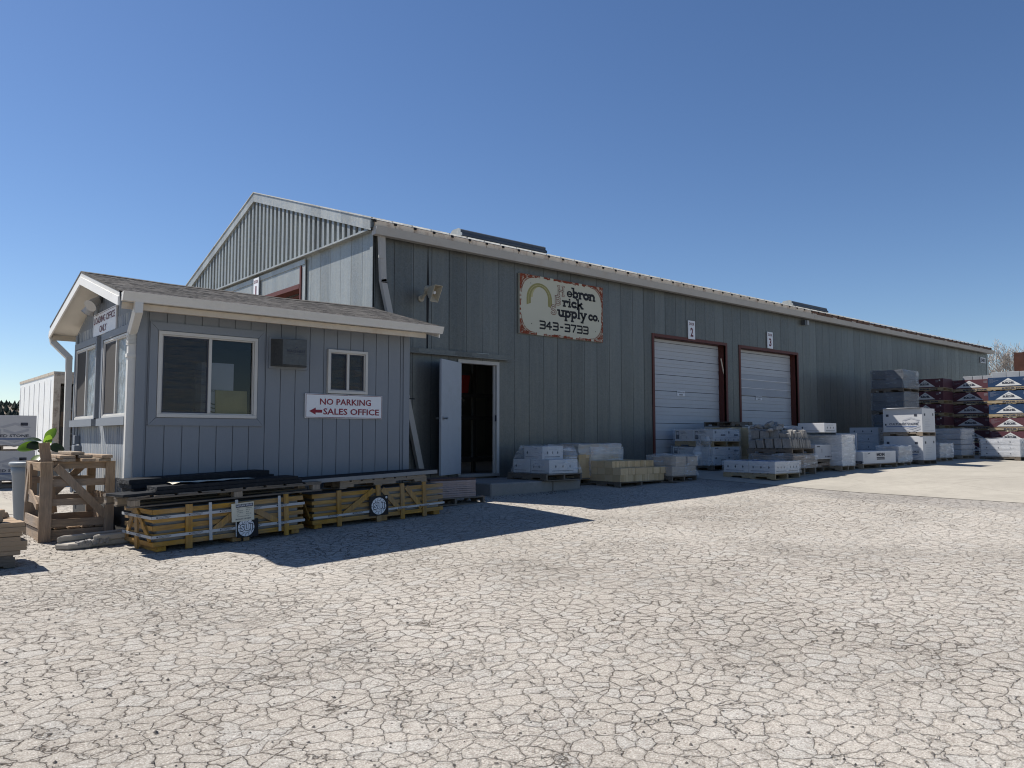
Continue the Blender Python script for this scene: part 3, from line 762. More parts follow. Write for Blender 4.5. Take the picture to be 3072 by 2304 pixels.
# hand drawn slab-serif letters (unit: x-height 1)
def arc(cx, cy, rx, ry, a0, a1, n=10): return [(cx + rx * cos(radians(a0 + (a1 - a0) * i / n)), cy + ry * sin(radians(a0 + (a1 - a0) * i / n))) for i in range(n + 1)]
LT = {'e': (.86, [arc(.42, .5, .34, .40, 0, 330), [(.1, .5), (.76, .5)]], []),
      'b': (.92, [[(.16, .1), (.16, 1.5)], arc(.45, .5, .31, .40, 0, 360)], [(.06, 1.5)]),
      'r': (.74, [[(.22, .1), (.22, .92)], arc(.5, .58, .28, .32, 160, 40)], [(.22, .06), (.12, .92)]),
      'o': (.88, [arc(.44, .5, .34, .40, 0, 360)], []),
      'n': (1.02, [[(.2, .1), (.2, .92)], arc(.5, .58, .3, .32, 180, 0), [(.8, .58), (.8, .1)]], [(.2, .06), (.8, .06), (.1, .92)]),
      'i': (.46, [[(.23, .1), (.23, .92)], [(.23, 1.28), (.23, 1.34)]], [(.23, .06), (.15, .92)]),
      'c': (.80, [arc(.44, .5, .33, .40, 40, 320)], []),
      'k': (.94, [[(.2, .1), (.2, 1.5)], [(.25, .45), (.75, .92)], [(.42, .6), (.8, .08)]], [(.2, .06), (.1, 1.5), (.78, .06)]),
      'u': (1.0, [[(.2, .9), (.2, .42)], arc(.48, .42, .28, .32, 180, 360), [(.76, .92), (.76, .1)]], [(.12, .92), (.68, .92), (.84, .06)]),
      'p': (.94, [[(.18, -.5), (.18, .92)], arc(.48, .5, .31, .40, 0, 360)], [(.18, -.52), (.08, .92)]),
      'l': (.46, [[(.23, .1), (.23, 1.5)]], [(.23, .06), (.14, 1.5)]),
      'y': (.90, [[(.14, .9), (.46, .1)], [(.8, .9), (.3, -.5)]], [(.14, .92), (.8, .92), (.26, -.5)]),
      '.': (.34, [[(.14, .1), (.16, .1)]], []), ' ': (.35, [], []),
      'H': (1.2, [[(.2, .05), (.2, 1.5)], [(.9, .05), (.9, 1.5)], [(.2, .78), (.9, .78)]], [(.2, .04), (.2, 1.5), (.9, .04), (.9, 1.5)]),
      'B': (1.1, [[(.2, .05), (.2, 1.5)], [(.2, 1.5)] + arc(.55, 1.15, .33, .35, 90, -90, 8) + [(.2, .8)], [(.2, .8)] + arc(.58, .42, .38, .38, 90, -90, 8) + [(.2, .04)]], []),
      'S': (1.05, [arc(.5, 1.14, .34, .36, 20, 270, 9) + arc(.5, .42, .36, .36, 90, -160, 9)], [])}
def hand(mbx, s, a, b, size, mat, w=.19, sq=1.0, h=.003, slope=0.0):
    w0 = w
    for ch in s:
        adv, st, ser = LT[ch]; w = w0 * .62 if ch == 'e' else w0
        for pts in st: mbx.stroke(pl, [(a + x * size * sq, b + y * size) for x, y in pts], w * size, mat, h)
        for x, y in ser: mbx.stroke(pl, [(a + (x - .17) * size * sq, b + y * size), (a + (x + .17) * size * sq, b + y * size)], w * .7 * size, mat, h + .0005)
        a += adv * size * sq
    return a
k = MB(); SZ = .135
x = hand(k, 'H', 1.05, .885, SZ, M_OUTL, .38, 1.4); hand(k, 'H', 1.05, .885, SZ, M_SIGNC, .16, 1.4, .0045); hand(k, 'ebron', 1.325, .885, SZ, M_BLACK, .40, 1.47)
k.build('lettering', t); k = MB()
x = hand(k, 'B', .965, .69, SZ * .85, M_OUTL, .38, 1.5); hand(k, 'B', .965, .69, SZ * .85, M_SIGNC, .16, 1.5, .0045); hand(k, 'rick', 1.205, .675, SZ * .9, M_BLACK, .42, 1.72)
k.build('lettering', t); k = MB()
x = hand(k, 'S', .85, .475, SZ * .9, M_OUTL, .38, 1.4); hand(k, 'S', .85, .475, SZ * .9, M_SIGNC, .16, 1.4, .0045); hand(k, 'upply', 1.06, .45, SZ * 1.02, M_BLACK, .38, 1.46); hand(k, 'co.', 1.98, .455, SZ * .9, M_BLACK, .40, 1.42)
def digit(c, a, b, s):
    w_ = .036
    P3 = [[(0, 1), (.85, 1), (.95, .9), (.95, .6), (.85, .5), (.95, .4), (.95, .1), (.85, 0), (0, 0)], [(.1, .5), (.85, .5)]]
    P4 = [[(.62, -.02), (.62, 1.0), (0, .35), (.95, .35)]]; P7 = [[(0, 1), (.95, 1), (.4, 0)]]
    for p in {'3': P3, '4': P4, '7': P7, '-': [[(.2, .5), (.7, .5)]]}[c]: k.stroke(pl, [(a + x * s * 1.05, b + y * s) for x, y in p], w_, M_BLACK)
k.build('lettering', t); k = MB()
a = .55
for c in '343-3733':
    digit(c, a, .15, .145); a += .16 if c == '-' else .185
for q in ((.32, .22), (2.2, .22), (2.18, .98), (.3, 1.05)): k.disc(pl, q[0], q[1], .011, M_BLACK, .003, 8)
k.build('lettering', t)
# door number signs
for num, x0, z0 in (('2', 8.89, 3.62), ('3', 12.485, 3.655)):
    pl = front(x0, -.03, z0)
    t = sign_board('door_sign', 'white DOOR %s sign above the %s roll-up door' % (num, 'left white' if num == '2' else 'right scuffed white'), 'sign', pl, .28, .46, M_WHITE, None, group='numbered door signs')
    k = MB(); k.text(pl, 'DOOR', .10, .14, .345, M_MAROONI, width=.2, bold=.02); k.text(pl, num, .30, .14, .07, M_MAROONI, width=.115, bold=.03); k.build('lettering', t)
pl = left(-.085, 5.01, 4.235)
t = sign_board('door_sign', 'white DOOR 1 sign on the gable end behind the office roof', 'sign', pl, .28, .46, M_WHITE, None, group='numbered door signs')
k = MB(); k.text(pl, 'DOOR', .10, .14, .345, M_MAROONI, width=.2, bold=.02); k.text(pl, '1', .30, .14, .07, M_MAROONI, width=.06, bold=.03); k.build('lettering', t)
pl = front(28.69, -.03, 4.265)
t = sign_board('address_sign', 'small white street number sign high at the far end of the warehouse wall', 'sign', pl, .56, .225, M_WHITE, None)
k = MB(); k.rect(pl, .03, .03, .53, .195, M_INK_SHADE, .0015); k.text(pl, '5401', .19, .28, .045, M_BLACK, width=.42, bold=.03); k.build('lettering', t)
# horn loudspeaker
t = thing('horn_speaker', 'beige rectangular horn loudspeaker mounted on the warehouse wall left of the sign', 'loudspeaker', (1.13, 0, 3.72))
b = MB(); o_ = Vector((1.03, -.44, 3.735)); d_ = Vector((.12, -.9, -.42)).normalized(); u_ = Vector((-d_.y, d_.x, 0)).normalized(); v_ = u_.cross(d_).normalized() * -1
if v_.z < 0: v_ = -v_
hp = Plane(o_, u_, v_)
def fr_(c, w, h, dd): return [c + u_ * (sx * w / 2) + v_ * (sz * h / 2) + d_ * dd for sx, sz in ((-1, -1), (1, -1), (1, 1), (-1, 1))]
A_, B_, C_ = fr_(o_, .19, .31, 0), fr_(o_, .12, .17, -.15), fr_(o_, .08, .10, -.21); A2, B2 = fr_(o_, .17, .29, .0), fr_(o_, .09, .13, -.13)
b.add(A_ + B_ + C_, [(i, (i + 1) % 4, 4 + (i + 1) % 4, 4 + i) for i in range(4)] + [(4 + i, 4 + (i + 1) % 4, 8 + (i + 1) % 4, 8 + i) for i in range(4)] + [(8, 9, 10, 11)], M_HORN)
b.add(A_ + A2 + B2, [(4 + i, 4 + (i + 1) % 4, (i + 1) % 4, i) for i in range(4)] + [(8 + i, 8 + (i + 1) % 4, 4 + (i + 1) % 4, 4 + i) for i in range(4)] + [(11, 10, 9, 8)], M_HORN)
b.build('horn', t)
b = MB(); b.tube([o_ - d_ * .12, o_ - d_ * .05], .028, M_WHITE, 12); b.build('driver', t)
b = MB(); b.tube([o_ - d_ * .28, o_ - d_ * .2], .065, M_HORN, 14); b.tube([Vector((.99, -.001, 3.70)), Vector((.99, -.03, 3.70))], .06, M_HORN, 14); b.bar((.99, -.03, 3.70), o_ - d_ * .24, .04, .05, M_HORN); b.build('bracket', t)
# small light under the eave
t = thing('wall_light', 'small grey twin-head wall light under the warehouse eave right of door three', 'light', (14.46, 0, 4.5))
b = MB(); b.box(14.38, 14.46, -.12, -.001, 4.48, 4.62, M_DGREY); b.build('housing', t)
b = MB(); b.box(14.50, 14.60, -.13, -.001, 4.49, 4.62, M_LGREY); b.build('lens', t)
# storage rack with a red bin inside the open door
t = thing('storage_rack', 'dark steel storage rack standing just inside the open personnel door', 'rack', (2.6, 1.5, .45))
for x_ in (1.5, 3.25, 5.0):
    for y_ in (1.35, 2.2):
        b = MB(); b.box(x_, x_ + .07, y_, y_ + .07, .45, 3.0, M_RACK); b.build('post', t)
for z_ in (.75, 1.62, 2.1):
    b = MB(); b.box(1.5, 5.07, 1.30, 1.349, z_ - .07, z_, M_RACK); b.box(1.5, 5.07, 1.36, 2.27, z_, z_ + .02, M_RACK); b.build('shelf', t)
b = MB(); b.bar((2.0, 1.28, 2.6), (2.95, 1.28, 1.95), .04, .02, M_PALG['x']); b.bar((2.95, 1.28, 1.65), (2.1, 1.28, .8), .03, .02, M_RACK); b.build('brace', t)
t = thing('storage_bin', 'red plastic bin on the shelf inside the open personnel door', 'bin', (2.6, 1.6, 2.12))
b = MB(); b.prism([(1.9, 2.125), (3.15, 2.125), (3.2, 2.5), (1.85, 2.5)], 1.4, 1.75, plain('red_bin_plastic', (.24, .02, .018), .5), 'y')
for q in range(7): b.box(1.95 + q * .18, 1.98 + q * .18, 1.385, 1.399, 2.14, 2.46, MATS['red_bin_plastic'])
b.build('tub', t)
b = MB(); b.box(1.9, 3.18, 1.45, 1.7, 2.5, 2.56, M_DGREY); b.build('contents', t)
# concrete step
solo(MB().box(0, 1.43, 0, 1.43, -.3, 0, M_STEP), 'door_step', 'worn grey concrete step in front of the open personnel door', 'step', (1.43, -1.484, .42), bevel=.02)
solo(MB().box(0, .71, 0, 1.43, -.3, 0, M_STEP), 'door_step', 'cracked-off right piece of the concrete door step under the white carton pallet', 'step', (2.88, -1.475, .415), bevel=.025)
# ------------------------------------------------------------------ office
OX0, OX1, OY0, OY1, OZ0, OZT = -4.288, -.592, -2.042, 1.123, .42, 2.70
ORY = (OY0 + OY1) / 2; ORZ = 3.335; EYF = OY0 - .33; EZ = 2.815
of = thing('loading_office', 'small blue-grey board-sided loading office with dark shingle gable roof', 'office', (-2.4, -.46, gz(-2.4, -.5)))
mb = MB(); pl = front(0, OY0, 0)
panel_wall(mb, pl, OX0, OX1, OZ0, OZT, [(-4.07, -2.87, 1.43, 2.45), (-1.894, -1.283, 1.79, 2.39)], .2032, M_SIDING, .010, .012, .11)
mb.build('wall', of)
mb = MB(); pl = left(OX0, 0, 0)
panel_wall(mb, pl, -OY1, -OY0, OZ0, OZT, [(-.938, .225, 1.44, 2.44), (.626, 1.766, 1.44, 2.44)], .1016, M_WEATH, .012, .012, .05)
mb.build('wall', of)
mb = MB()    # gable triangle boards, painted
gy = OY0
while gy < OY1 - .01:
    y1 = min(gy + .1016, OY1)
    t0 = OZT + (ORZ - .03 - OZT) * (1 - abs(gy - ORY) / ((OY1 - OY0) / 2)); t1 = OZT + (ORZ - .03 - OZT) * (1 - abs(y1 - ORY) / ((OY1 - OY0) / 2))
    mb.add([(OX0, gy + .005, OZT), (OX0, y1 - .005, OZT), (OX0, y1 - .005, t1), (OX0, gy + .005, t0)], [(3, 2, 1, 0)], M_SIDING)
    gy = y1
mb.add([(OX0 + .012, OY0, OZT - .02), (OX0 + .012, OY1, OZT - .02), (OX0 + .012, ORY, ORZ - .03)], [(2, 1, 0)], M_SIDING)
mb.build('gable', of); mb = MB()
mb.add([(OX1 - .012, OY0, OZT - .02), (OX1 - .012, OY1, OZT - .02), (OX1 - .012, ORY, ORZ - .03)], [(0, 1, 2)], M_SIDING)
mb.build('gable', of)
mb = MB(); mb.box(OX1 - .06, OX1 - .013, OY0 + .045, OY1 - .045, OZ0, OZT, M_SIDING); mb.box(OX0 + .05, OX1 - .07, OY1 - .05, OY1, OZ0, OZT, M_SIDING); mb.build('wall', of)
mb = MB(); mb.box(OX0 + .02, OX1 - .02, OY0 + .03, OY1 - .03, -.1, OZ0 - .001, M_INT); mb.build('skirt', of)
mb = MB(); mb.box(OX0 + .06, OX1 - .08, OY0 + .06, OY1 - .06, OZ0 + .02, OZ0 + .06, M_INT); mb.box(OX0 + .06, OX1 - .08, OY0 + .06, OY1 - .06, OZT - .06, OZT - .02, M_INT); mb.box(OX0 + .055, OX1 - .08, OY1 - .1, OY1 - .06, OZ0 + .06, OZT - .06, M_INT); mb.build('interior', of)
# corner boards
for bx in ((OX0 - .018, OX0 + .085, OY0 - .018, OY0 - .001), (OX0 - .018, OX0 - .001, OY0 - .001, OY0 + .10), (OX0 - .018, OX0 - .001, OY1 - .1, OY1 + .018), (OX1 - .085, OX1 + .018, OY0 - .018, OY0 - .001), (OX1 + .001, OX1 + .018, OY0 - .001, OY0 + .08)):
    MB().box(*bx, OZ0 - .02, OZT - .02, M_SIDING).build('corner_board', of, bevel=.003)
# roof with a slight sag and wavy shingle courses
mb = MB(); RX0, RX1 = -4.59, -.27; nrow = 15
def rz(x, t): return -.028 * sin(pi * (x - RX0) / (RX1 - RX0)) + .006 * noise.noise((x * 1.3, t * 3, 0))
for side in (0, 1):
    ye = EYF if side == 0 else OY1 + .33
    for r in range(nrow):
        t0, t1 = r / nrow, (r + 1) / nrow; ya, yb = ye + (ORY - ye) * t0, ye + (ORY - ye) * t1; za, zb = EZ + (ORZ - EZ) * t0, EZ + (ORZ - EZ) * t1
        n = 44; lift = .005
        for i in range(n):
            xa, xb = RX0 + (RX1 - RX0) * i / n, RX0 + (RX1 - RX0) * (i + 1) / n; j = rnd.uniform(-.002, .003)
            q = [(xa, ya, za + lift + j + rz(xa, t0)), (xb, ya, za + lift + j + rz(xb, t0)), (xb, yb, zb + .002 + rz(xb, t1)), (xa, yb, zb + .002 + rz(xa, t1))]
            mb.add(q, [(0, 1, 2, 3) if side == 0 else (3, 2, 1, 0)], M_SHING)
            mb.add([q[0], q[1], (xb, ya, za - .004 + rz(xb, t0)), (xa, ya, za - .004 + rz(xa, t0))], [(3, 2, 1, 0) if side == 0 else (0, 1, 2, 3)], M_SHING)
    mb.add([(RX0, ye, EZ - .012), (RX0, ORY, ORZ - .012), (RX0, ORY, ORZ + .014), (RX0, ye, EZ + .014)], [(0, 3, 2, 1) if side else (0, 1, 2, 3)], M_SHING)
    mb.add([(RX1, ye, EZ - .012), (RX1, ORY, ORZ - .03), (RX1, ORY, ORZ + .0), (RX1, ye, EZ + .014)], [(0, 1, 2, 3)], M_SHING)
dr = (ORZ - EZ) / (ORY - EYF)
for i in range(16):
    xa, xb = RX0 + (RX1 - RX0) * i / 16, RX0 + (RX1 - RX0) * (i + 1) / 16
    for s in (-1, 1):
        q = [(xa, ORY + s * .13, ORZ + .010 - dr * .13 + rz(xa, 1)), (xb, ORY + s * .13, ORZ + .010 - dr * .13 + rz(xb, 1)), (xb, ORY, ORZ + .012 + rz(xb, 1)), (xa, ORY, ORZ + .012 + rz(xa, 1))]
        mb.add(q, [(0, 1, 2, 3) if s < 0 else (3, 2, 1, 0)], M_SHING)
mb.build('roof', of)
# sloped soffit, rake fascia
mb = MB()
for ye, s in ((EYF, 1), (OY1 + .33, -1)):
    q = [(RX0 + .02, ye, EZ - .10), (RX1 - .02, ye, EZ - .10), (RX1 - .02, ORY, ORZ - .11), (RX0 + .02, ORY, ORZ - .11)]
    mb.add(q, [(3, 2, 1, 0) if s == 1 else (0, 1, 2, 3)], M_SOFF)
mb.build('soffit', of)
for xx, out in ((RX0 + .01, -1), (RX1 - .01, 1)):
    for ye in (EYF, OY1 + .33):
        m2 = MB(); s = 1 if ye == EYF else -1
        def board(z0, z1, x0, x1, mat):
            a = [(x0, ye + s * -.0, EZ + z0), (x0, ORY, ORZ + z0), (x0, ORY, ORZ + z1), (x0, ye, EZ + z1)]
            b = [(x1, p[1], p[2]) for p in a]
            m2.add(a + b, [(0, 1, 2, 3), (7, 6, 5, 4), (0, 4, 5, 1), (2, 6, 7, 3), (0, 3, 7, 4), (1, 5, 6, 2)], mat)
        board(-.165, -.065, xx, xx + out * .02, M_FASC)
        board(-.064, -.014, xx, xx + out * .006, M_GUTO)
        m2.build('fascia', of)
# front and back gutters with the cream board behind
for ye, s in ((EYF, -1), (OY1 + .33, 1)):
    mb = MB()
    prf = [(0, 0), (s * .075, 0), (s * .085, .03), (s * .105, .075), (s * .115, .1), (s * .10, .1), (s * .09, .075), (s * .07, .012), (s * .01, .012), (s * .01, .09), (0, .09)]
    mb.prism([(ye + a, EZ - .115 + b) for a, b in prf], RX0 + .03, RX1, M_GUTO, 'x')
    mb.prism([(ye + a, EZ - .115 + b) for a, b in ((0, 0), (s * .075, 0), (s * .115, .1), (0, .09))], RX0 + .02, RX0 + .029, M_GUTO, 'x')
    mb.prism([(ye + a, EZ - .115 + b) for a, b in ((0, 0), (s * .075, 0), (s * .115, .1), (0, .09))], RX1 + .001, RX1 + .008, M_GUTO, 'x')
    mb.build('gutter', of)
    mb = MB(); a, b = (ye - .004, ye + .02) if s < 0 else (ye - .02, ye + .004)
    mb.box(RX0 + .04, RX1 - .22, a + .02 * (1 if s < 0 else -1), b + .02 * (1 if s < 0 else -1), EZ - .19, EZ - .118, M_CREAM); mb.build('eave_board', of)
mb = MB(); mb.box(OX0, OX1, OY0 - .03, OY0 + .0, OZT - .035, OZT + .02, M_CREAM); mb.build('frieze_board', of)
# downspouts
mb = MB(); mb.duct([(-4.395, EYF - .04, 2.70), (-4.40, EYF - .04, 2.60), (-4.345, -1.99, 2.40), (-4.345, -1.985, .55)], .085, .07, M_GUTO)
mb.box(-4.40, -4.30, -2.035, -1.945, 2.12, 2.16, M_GUTO)
for k in range(9): mb.box(-4.394, -4.296, -2.034, -1.940, 2.39 - k * .016, 2.398 - k * .016, M_GUTO)
mb.build('downspout', of)
mb = MB(); mb.duct([(-4.55, OY1 + .37, 2.70), (-4.53, OY1 + .36, 2.60), (-4.37, OY1 + .08, 2.36), (-4.36, OY1 + .065, .55)], .08, .07, M_GUTO); mb.build('downspout', of)
# windows
def window(pl, w, h, panes, trim, parent, fw=.05, outset=.0, trim_mat=M_SIDING, tdepth=.022):
    f = MB()
    for a0, b0, a1, b1 in ((0, 0, w, fw), (0, h - fw, w, h), (0, fw, fw, h - fw), (w - fw, fw, w, h - fw)): f.slab(pl, [(a0, b0), (a1, b0), (a1, b1), (a0, b1)], M_VINYL, -.035, outset + (.03 if fw > .035 else .012))
    i = fw + .014
    for a0, b0, a1, b1 in ((fw, fw, w - fw, i), (fw, h - i, w - fw, h - fw), (fw, i, i, h - i), (w - i, i, w - fw, h - i)): f.slab(pl, [(a0, b0), (a1, b0), (a1, b1), (a0, b1)], M_VINYL, -.034, outset + (.012 if fw > .035 else .004))
    c = w * .505
    f.slab(pl, [(c - .018, i), (c + .018, i), (c + .018, h - i), (c - .018, h - i)], M_VINYL, -.033, outset + (.018 if fw > .035 else .003))
    win = f.build('window', parent, bevel=.003)
    for k, (mat, scr) in enumerate(panes):
        a0, a1 = (i, c - .018) if k == 0 else (c + .018, w - i)
        p = MB(); p.slab(pl, [(a0, i), (a1, i), (a1, h - i), (a0, h - i)], mat, -.032 if fw > .035 else outset - .028, -.026 if fw > .035 else outset - .022); p.build('pane', win)
        if scr:
            s_ = MB(); s_.rect(pl, a0 + .012, i + .012, a1 - .012, h - i - .012, scr, outset - .008)
            for q in ((a0, i, a1, i + .014), (a0, h - i - .014, a1, h - i), (a0, i, a0 + .014, h - i), (a1 - .014, i, a1, h - i)): s_.slab(pl, [(q[0], q[1]), (q[2], q[1]), (q[2], q[3]), (q[0], q[3])], M_INKD, outset - .02, outset - .004)
            s_.build('screen', win)
    if trim:
        l_, r_, b_, t_ = trim
        tm = MB(); g2 = .006
        tm.slab(pl, [(-l_, -b_), (w + r_, -b_), (w + g2, -g2), (-g2, -g2)], trim_mat, 0, tdepth)
        tm.slab(pl, [(-l_, h + t_), (-g2, h + g2), (w + g2, h + g2), (w + r_, h + t_)], trim_mat, 0, tdepth)
        tm.slab(pl, [(-l_ + .003, -b_ + .005), (-g2, 0), (-g2, h), (-l_ + .003, h + t_ - .005)], trim_mat, 0, tdepth - .001)
        tm.slab(pl, [(w + r_ - .003, -b_ + .005), (w + r_ - .003, h + t_ - .005), (w + g2, h), (w + g2, 0)], trim_mat, 0, tdepth - .001)
        tm.build('window_trim', win)
    return win
window(front(-4.07, OY0, 1.43), 1.20, 1.02, ((M_GLASS, M_SCREEN), (M_GLASS, None)), (.095, .09, .095, .10), of, .042)
window(front(-1.894, OY0, 1.79), .611, .60, ((M_GLASS, M_SCREEN), (M_GLASS, M_SCREEN)), None, of, .038, .012)
for a in (-.938, .626):
    wn = window(left(OX0, -a, 1.44), 1.16, 1.0, ((M_SCREENL, M_SCREENL), (M_FILMW, None)), (.07, .07, .0, .09), of, .03, .03, M_SIDING, .05)
    sb = MB(); pl = left(OX0, -a, 1.44); sb.slab(pl, [(-.075, -.10), (1.235, -.10), (1.235, -.006), (-.075, -.006)], M_SIDING, 0, .085); sb.build('window_sill', wn)
# things on the office
pl = left(OX0 - .022, .055, 2.55)
t = sign_board('loading_sign', 'white sign reading LOADING OFFICE ONLY under the office gable', 'sign', pl, 1.15, .305, M_WHITE, None)
k = MB(); k.text(pl, 'LOADING OFFICE', .125, .575, .165, M_MAROONI, width=1.07, bold=.015); k.text(pl, 'ONLY', .125, .53, .035, M_MAROONI, width=.36, bold=.015); k.rect(pl, 0, .286, 1.15, .29, M_MAROONI); k.build('lettering', t)
pl = front(-2.214, OY0 - .03, 1.452)
t = sign_board('parking_sign', 'white sign reading NO PARKING SALES OFFICE with a red arrow pointing left', 'sign', pl, 1.174, .327, M_WHITE, M_MAROONI, .007)
k = MB(); k.text(pl, 'NO PARKING', .115, .60, .183, M_RED, width=.78, bold=.018); k.text(pl, 'SALES OFFICE', .115, .69, .052, M_RED, width=.86, bold=.018)
k.poly(pl, [(.055, .092), (.15, .045), (.15, .072), (.245, .072), (.245, .112), (.15, .112), (.15, .139)], M_RED)
for q in ((.6, .012), (.64, .315)): k.disc(pl, q[0], q[1], .005, M_STEEL, .004, 8)
k.build('lettering', t)
t = thing('heater_vent', 'square grey metal heater vent hood beside the large office window', 'vent', (-2.45, OY0, 2.08))
b = MB(); b.box(-2.722, -2.187, OY0 - .02, OY0 - .001, 2.08, 2.49, M_SIDING); b.build('back_plate', t)
b = MB(); a = [(-2.70, OY0 - .021, 2.11), (-2.20, OY0 - .021, 2.115), (-2.20, OY0 - .021, 2.47), (-2.70, OY0 - .021, 2.465)]; c = [(-2.66, OY0 - .30, 2.115), (-2.335, OY0 - .30, 2.112), (-2.335, OY0 - .30, 2.452), (-2.66, OY0 - .30, 2.44)]
b.add(a + c, [(4, 5, 6, 7), (0, 4, 7, 3), (1, 2, 6, 5), (3, 7, 6, 2), (0, 1, 5, 4)], galv('vent_steel', (.085, .09, .092), .4, .3)); b.build('hood', t, bevel=.004)
k = MB(); pl = front(-2.66, OY0 - .301, 2.11)
k.text(pl, 'PEACE HEAT', .05, .18, .165, M_INKD, width=.25, bold=.01); k.rect(pl, .06, .145, .3, .149, M_INKD); k.poly(pl, [(.17, .225), (.185, .25), (.2, .225)], M_INKD); k.poly(pl, [(.155, .21), (.168, .225), (.178, .21)], M_INKD); k.poly(pl, [(.192, .21), (.202, .225), (.215, .21)], M_INKD); k.build('lettering', t)
t = thing('floodlight', 'twin bullet floodlight under the peak of the office gable', 'floodlight', (-4.3, -.25, 3.03))
b = MB(); b.lathe((-4.30, -.28, 3.03), [(0, -.02), (.055, -.02), (.055, .0), (.03, .03), (0, .03)], M_DGREY, 14, 'x'); b.build('base', t)
for p, d in (((-4.38, -.34, 2.98), Vector((-.55, -.35, -.5))), ((-4.38, -.12, 2.95), Vector((-.25, .45, -.7)))):
    d = d.normalized(); p = Vector(p); b = MB()
    b.tube([Vector((-4.31, -.26, 3.03)), p - d * .03], .012, M_DGREY, 8)
    b.tube([p - d * .05, p - d * .02, p + d * .05, p + d * .10, p + d * .108], .045, M_FRAMEW, 16, .085); b.build('lamp_head', t)
t = thing('electric_box', 'grey outdoor electric boxes and conduit below the rear office window', 'electric box', (OX0, .72, .95))
b = MB(); b.box(OX0 - .07, OX0 - .002, .70, .79, 1.10, 1.22, M_SIDING); b.box(OX0 - .09, OX0 - .002, .60, .76, .98, 1.08, M_SIDING); b.build('box', t, bevel=.004)
b = MB(); b.tube([(OX0 - .03, .745, 1.345), (OX0 - .03, .745, 1.22)], .014, M_SIDING); b.tube([(OX0 - .04, .68, .98), (OX0 - .04, .68, .45)], .016, M_SIDING); b.tube([(OX0 - .03, .74, .86), (OX0 - .07, .74, .86)], .025, M_STEEL); b.build('conduit', t)
# things inside the office seen through the window
t = thing('file_box', 'tall white carton standing inside the right pane of the large office window', 'carton', (-3.2, OY0 + .3, 1.5))
b = MB(); b.box(-3.52, -3.12, OY0 + .12, OY0 + .34, .9, 2.12, M_CARDG); b.build('carton', t)
pl = front(-3.52, OY0 + .119, 1.4); k = MB()
for q in range(3): k.stroke(pl, arc(.19, .25 - q * .05, .1, .05, 160, 260, 6), .015, M_INKD)
k.text(pl, 'WOOD HILL', .04, .17, .36, M_INKD, width=.2, bold=.02); k.build('print', t)
solo(MB().box(-.20, .20, -.006, .006, 0, .33, surf('yellowed_paper', (.34, .29, .13), .8, var=.15, scale=5)), 'notice_sheet', 'yellowed sheet leaning inside the bottom of the large office window', 'paper', (-3.15, OY0 + .09, 1.45), rot=(-.06, 0, 0))
solo(MB().box(0, .9, 0, .4, 0, 1.05, M_BLOCKG), 'office_shelf', 'dark shelf unit inside the left half of the large office window', 'shelf', (-4.1, -.9, .5))

# ------------------------------------------------------------------ generic pallet and cartons
PALS = {}
def pallet(x, y, w, d, label, z=None, h=.125, mats=M_PAL, rot=0.0, along='y', group='wooden pallets', tilt=0):
    t = thing('pallet', label, 'pallet', (x, y, gz(x + w / 2, y + d / 2) - .004 if z is None else z), group, (0, tilt, rot))
    nb = max(4, int(d / .16) if along == 'y' else int(w / .16))
    k = MB()
    for i in range(nb):
        if along == 'y':
            y0 = i * d / nb; k.box(rnd.uniform(-.006, .004), w + rnd.uniform(-.006, .006), y0 + .004, y0 + d / nb - rnd.uniform(.01, .035), h - .018, h, mats['x'], .002)
        else:
            x0 = i * w / nb; k.box(x0 + .004, x0 + w / nb - rnd.uniform(.01, .035), rnd.uniform(-.006, .004), d + rnd.uniform(-.006, .006), h - .018, h, mats['y'], .002)
    k.build('deck', t, True)
    for i in range(3):
        k = MB()
        if along == 'y':
            x0 = (0.003, w / 2 - .018, w - .04)[i]
            pr = [(.01, .016), (d * .15, .016), (d * .15 + .01, .05), (d * .37, .05), (d * .38, .016), (d * .62, .016), (d * .63, .05), (d * .85 - .01, .05), (d * .85, .016), (d - .01, .016), (d - .01, h - .019), (.01, h - .019)]
            k.prism(pr, x0, x0 + .037, mats['y'], 'x')
        else:
            y0 = (0.003, d / 2 - .018, d - .04)[i]
            pr = [(.01, .016), (w * .15, .016), (w * .15 + .01, .05), (w * .37, .05), (w * .38, .016), (w * .62, .016), (w * .63, .05), (w * .85 - .01, .05), (w * .85, .016), (w - .01, .016), (w - .01, h - .019), (.01, h - .019)]
            k.prism(pr, y0, y0 + .037, mats['x'], 'y')
        k.build('stringer', t, True)
    for f in (0, .42, 1):
        k = MB()
        if along == 'y': k.box(0, w, f * (d - .1), f * (d - .1) + .1, 0, .015, mats['x'])
        else: k.box(f * (w - .1), f * (w - .1) + .1, 0, d, 0, .015, mats['y'])
        k.build('base_board', t, True)
    return t
def carton(x, y, z, w, d, h, label, mat=M_CARDW, group='cartons', printer=None, name='carton', rot=0.0, flaps=True):
    t = thing(name, label, 'carton', (x, y, z), group, (0, 0, rot))
    b = MB(); b.box(0, w, 0, d, 0, h, mat, .002); b.build('box', t, True, bevel=.004)
    if flaps:
        k = MB(); k.box(w * .48, w * .52, -.001, d + .001, h, h + .002, M_CARDG); k.build('tape', t, True)
    if printer:
        k = MB(); printer(k, Plane((0, 0, 0), X, Z), Plane((0, d, 0), (0, -1, 0), Z), w, d, h)
        if k.f: k.build('print', t, True)
    return t
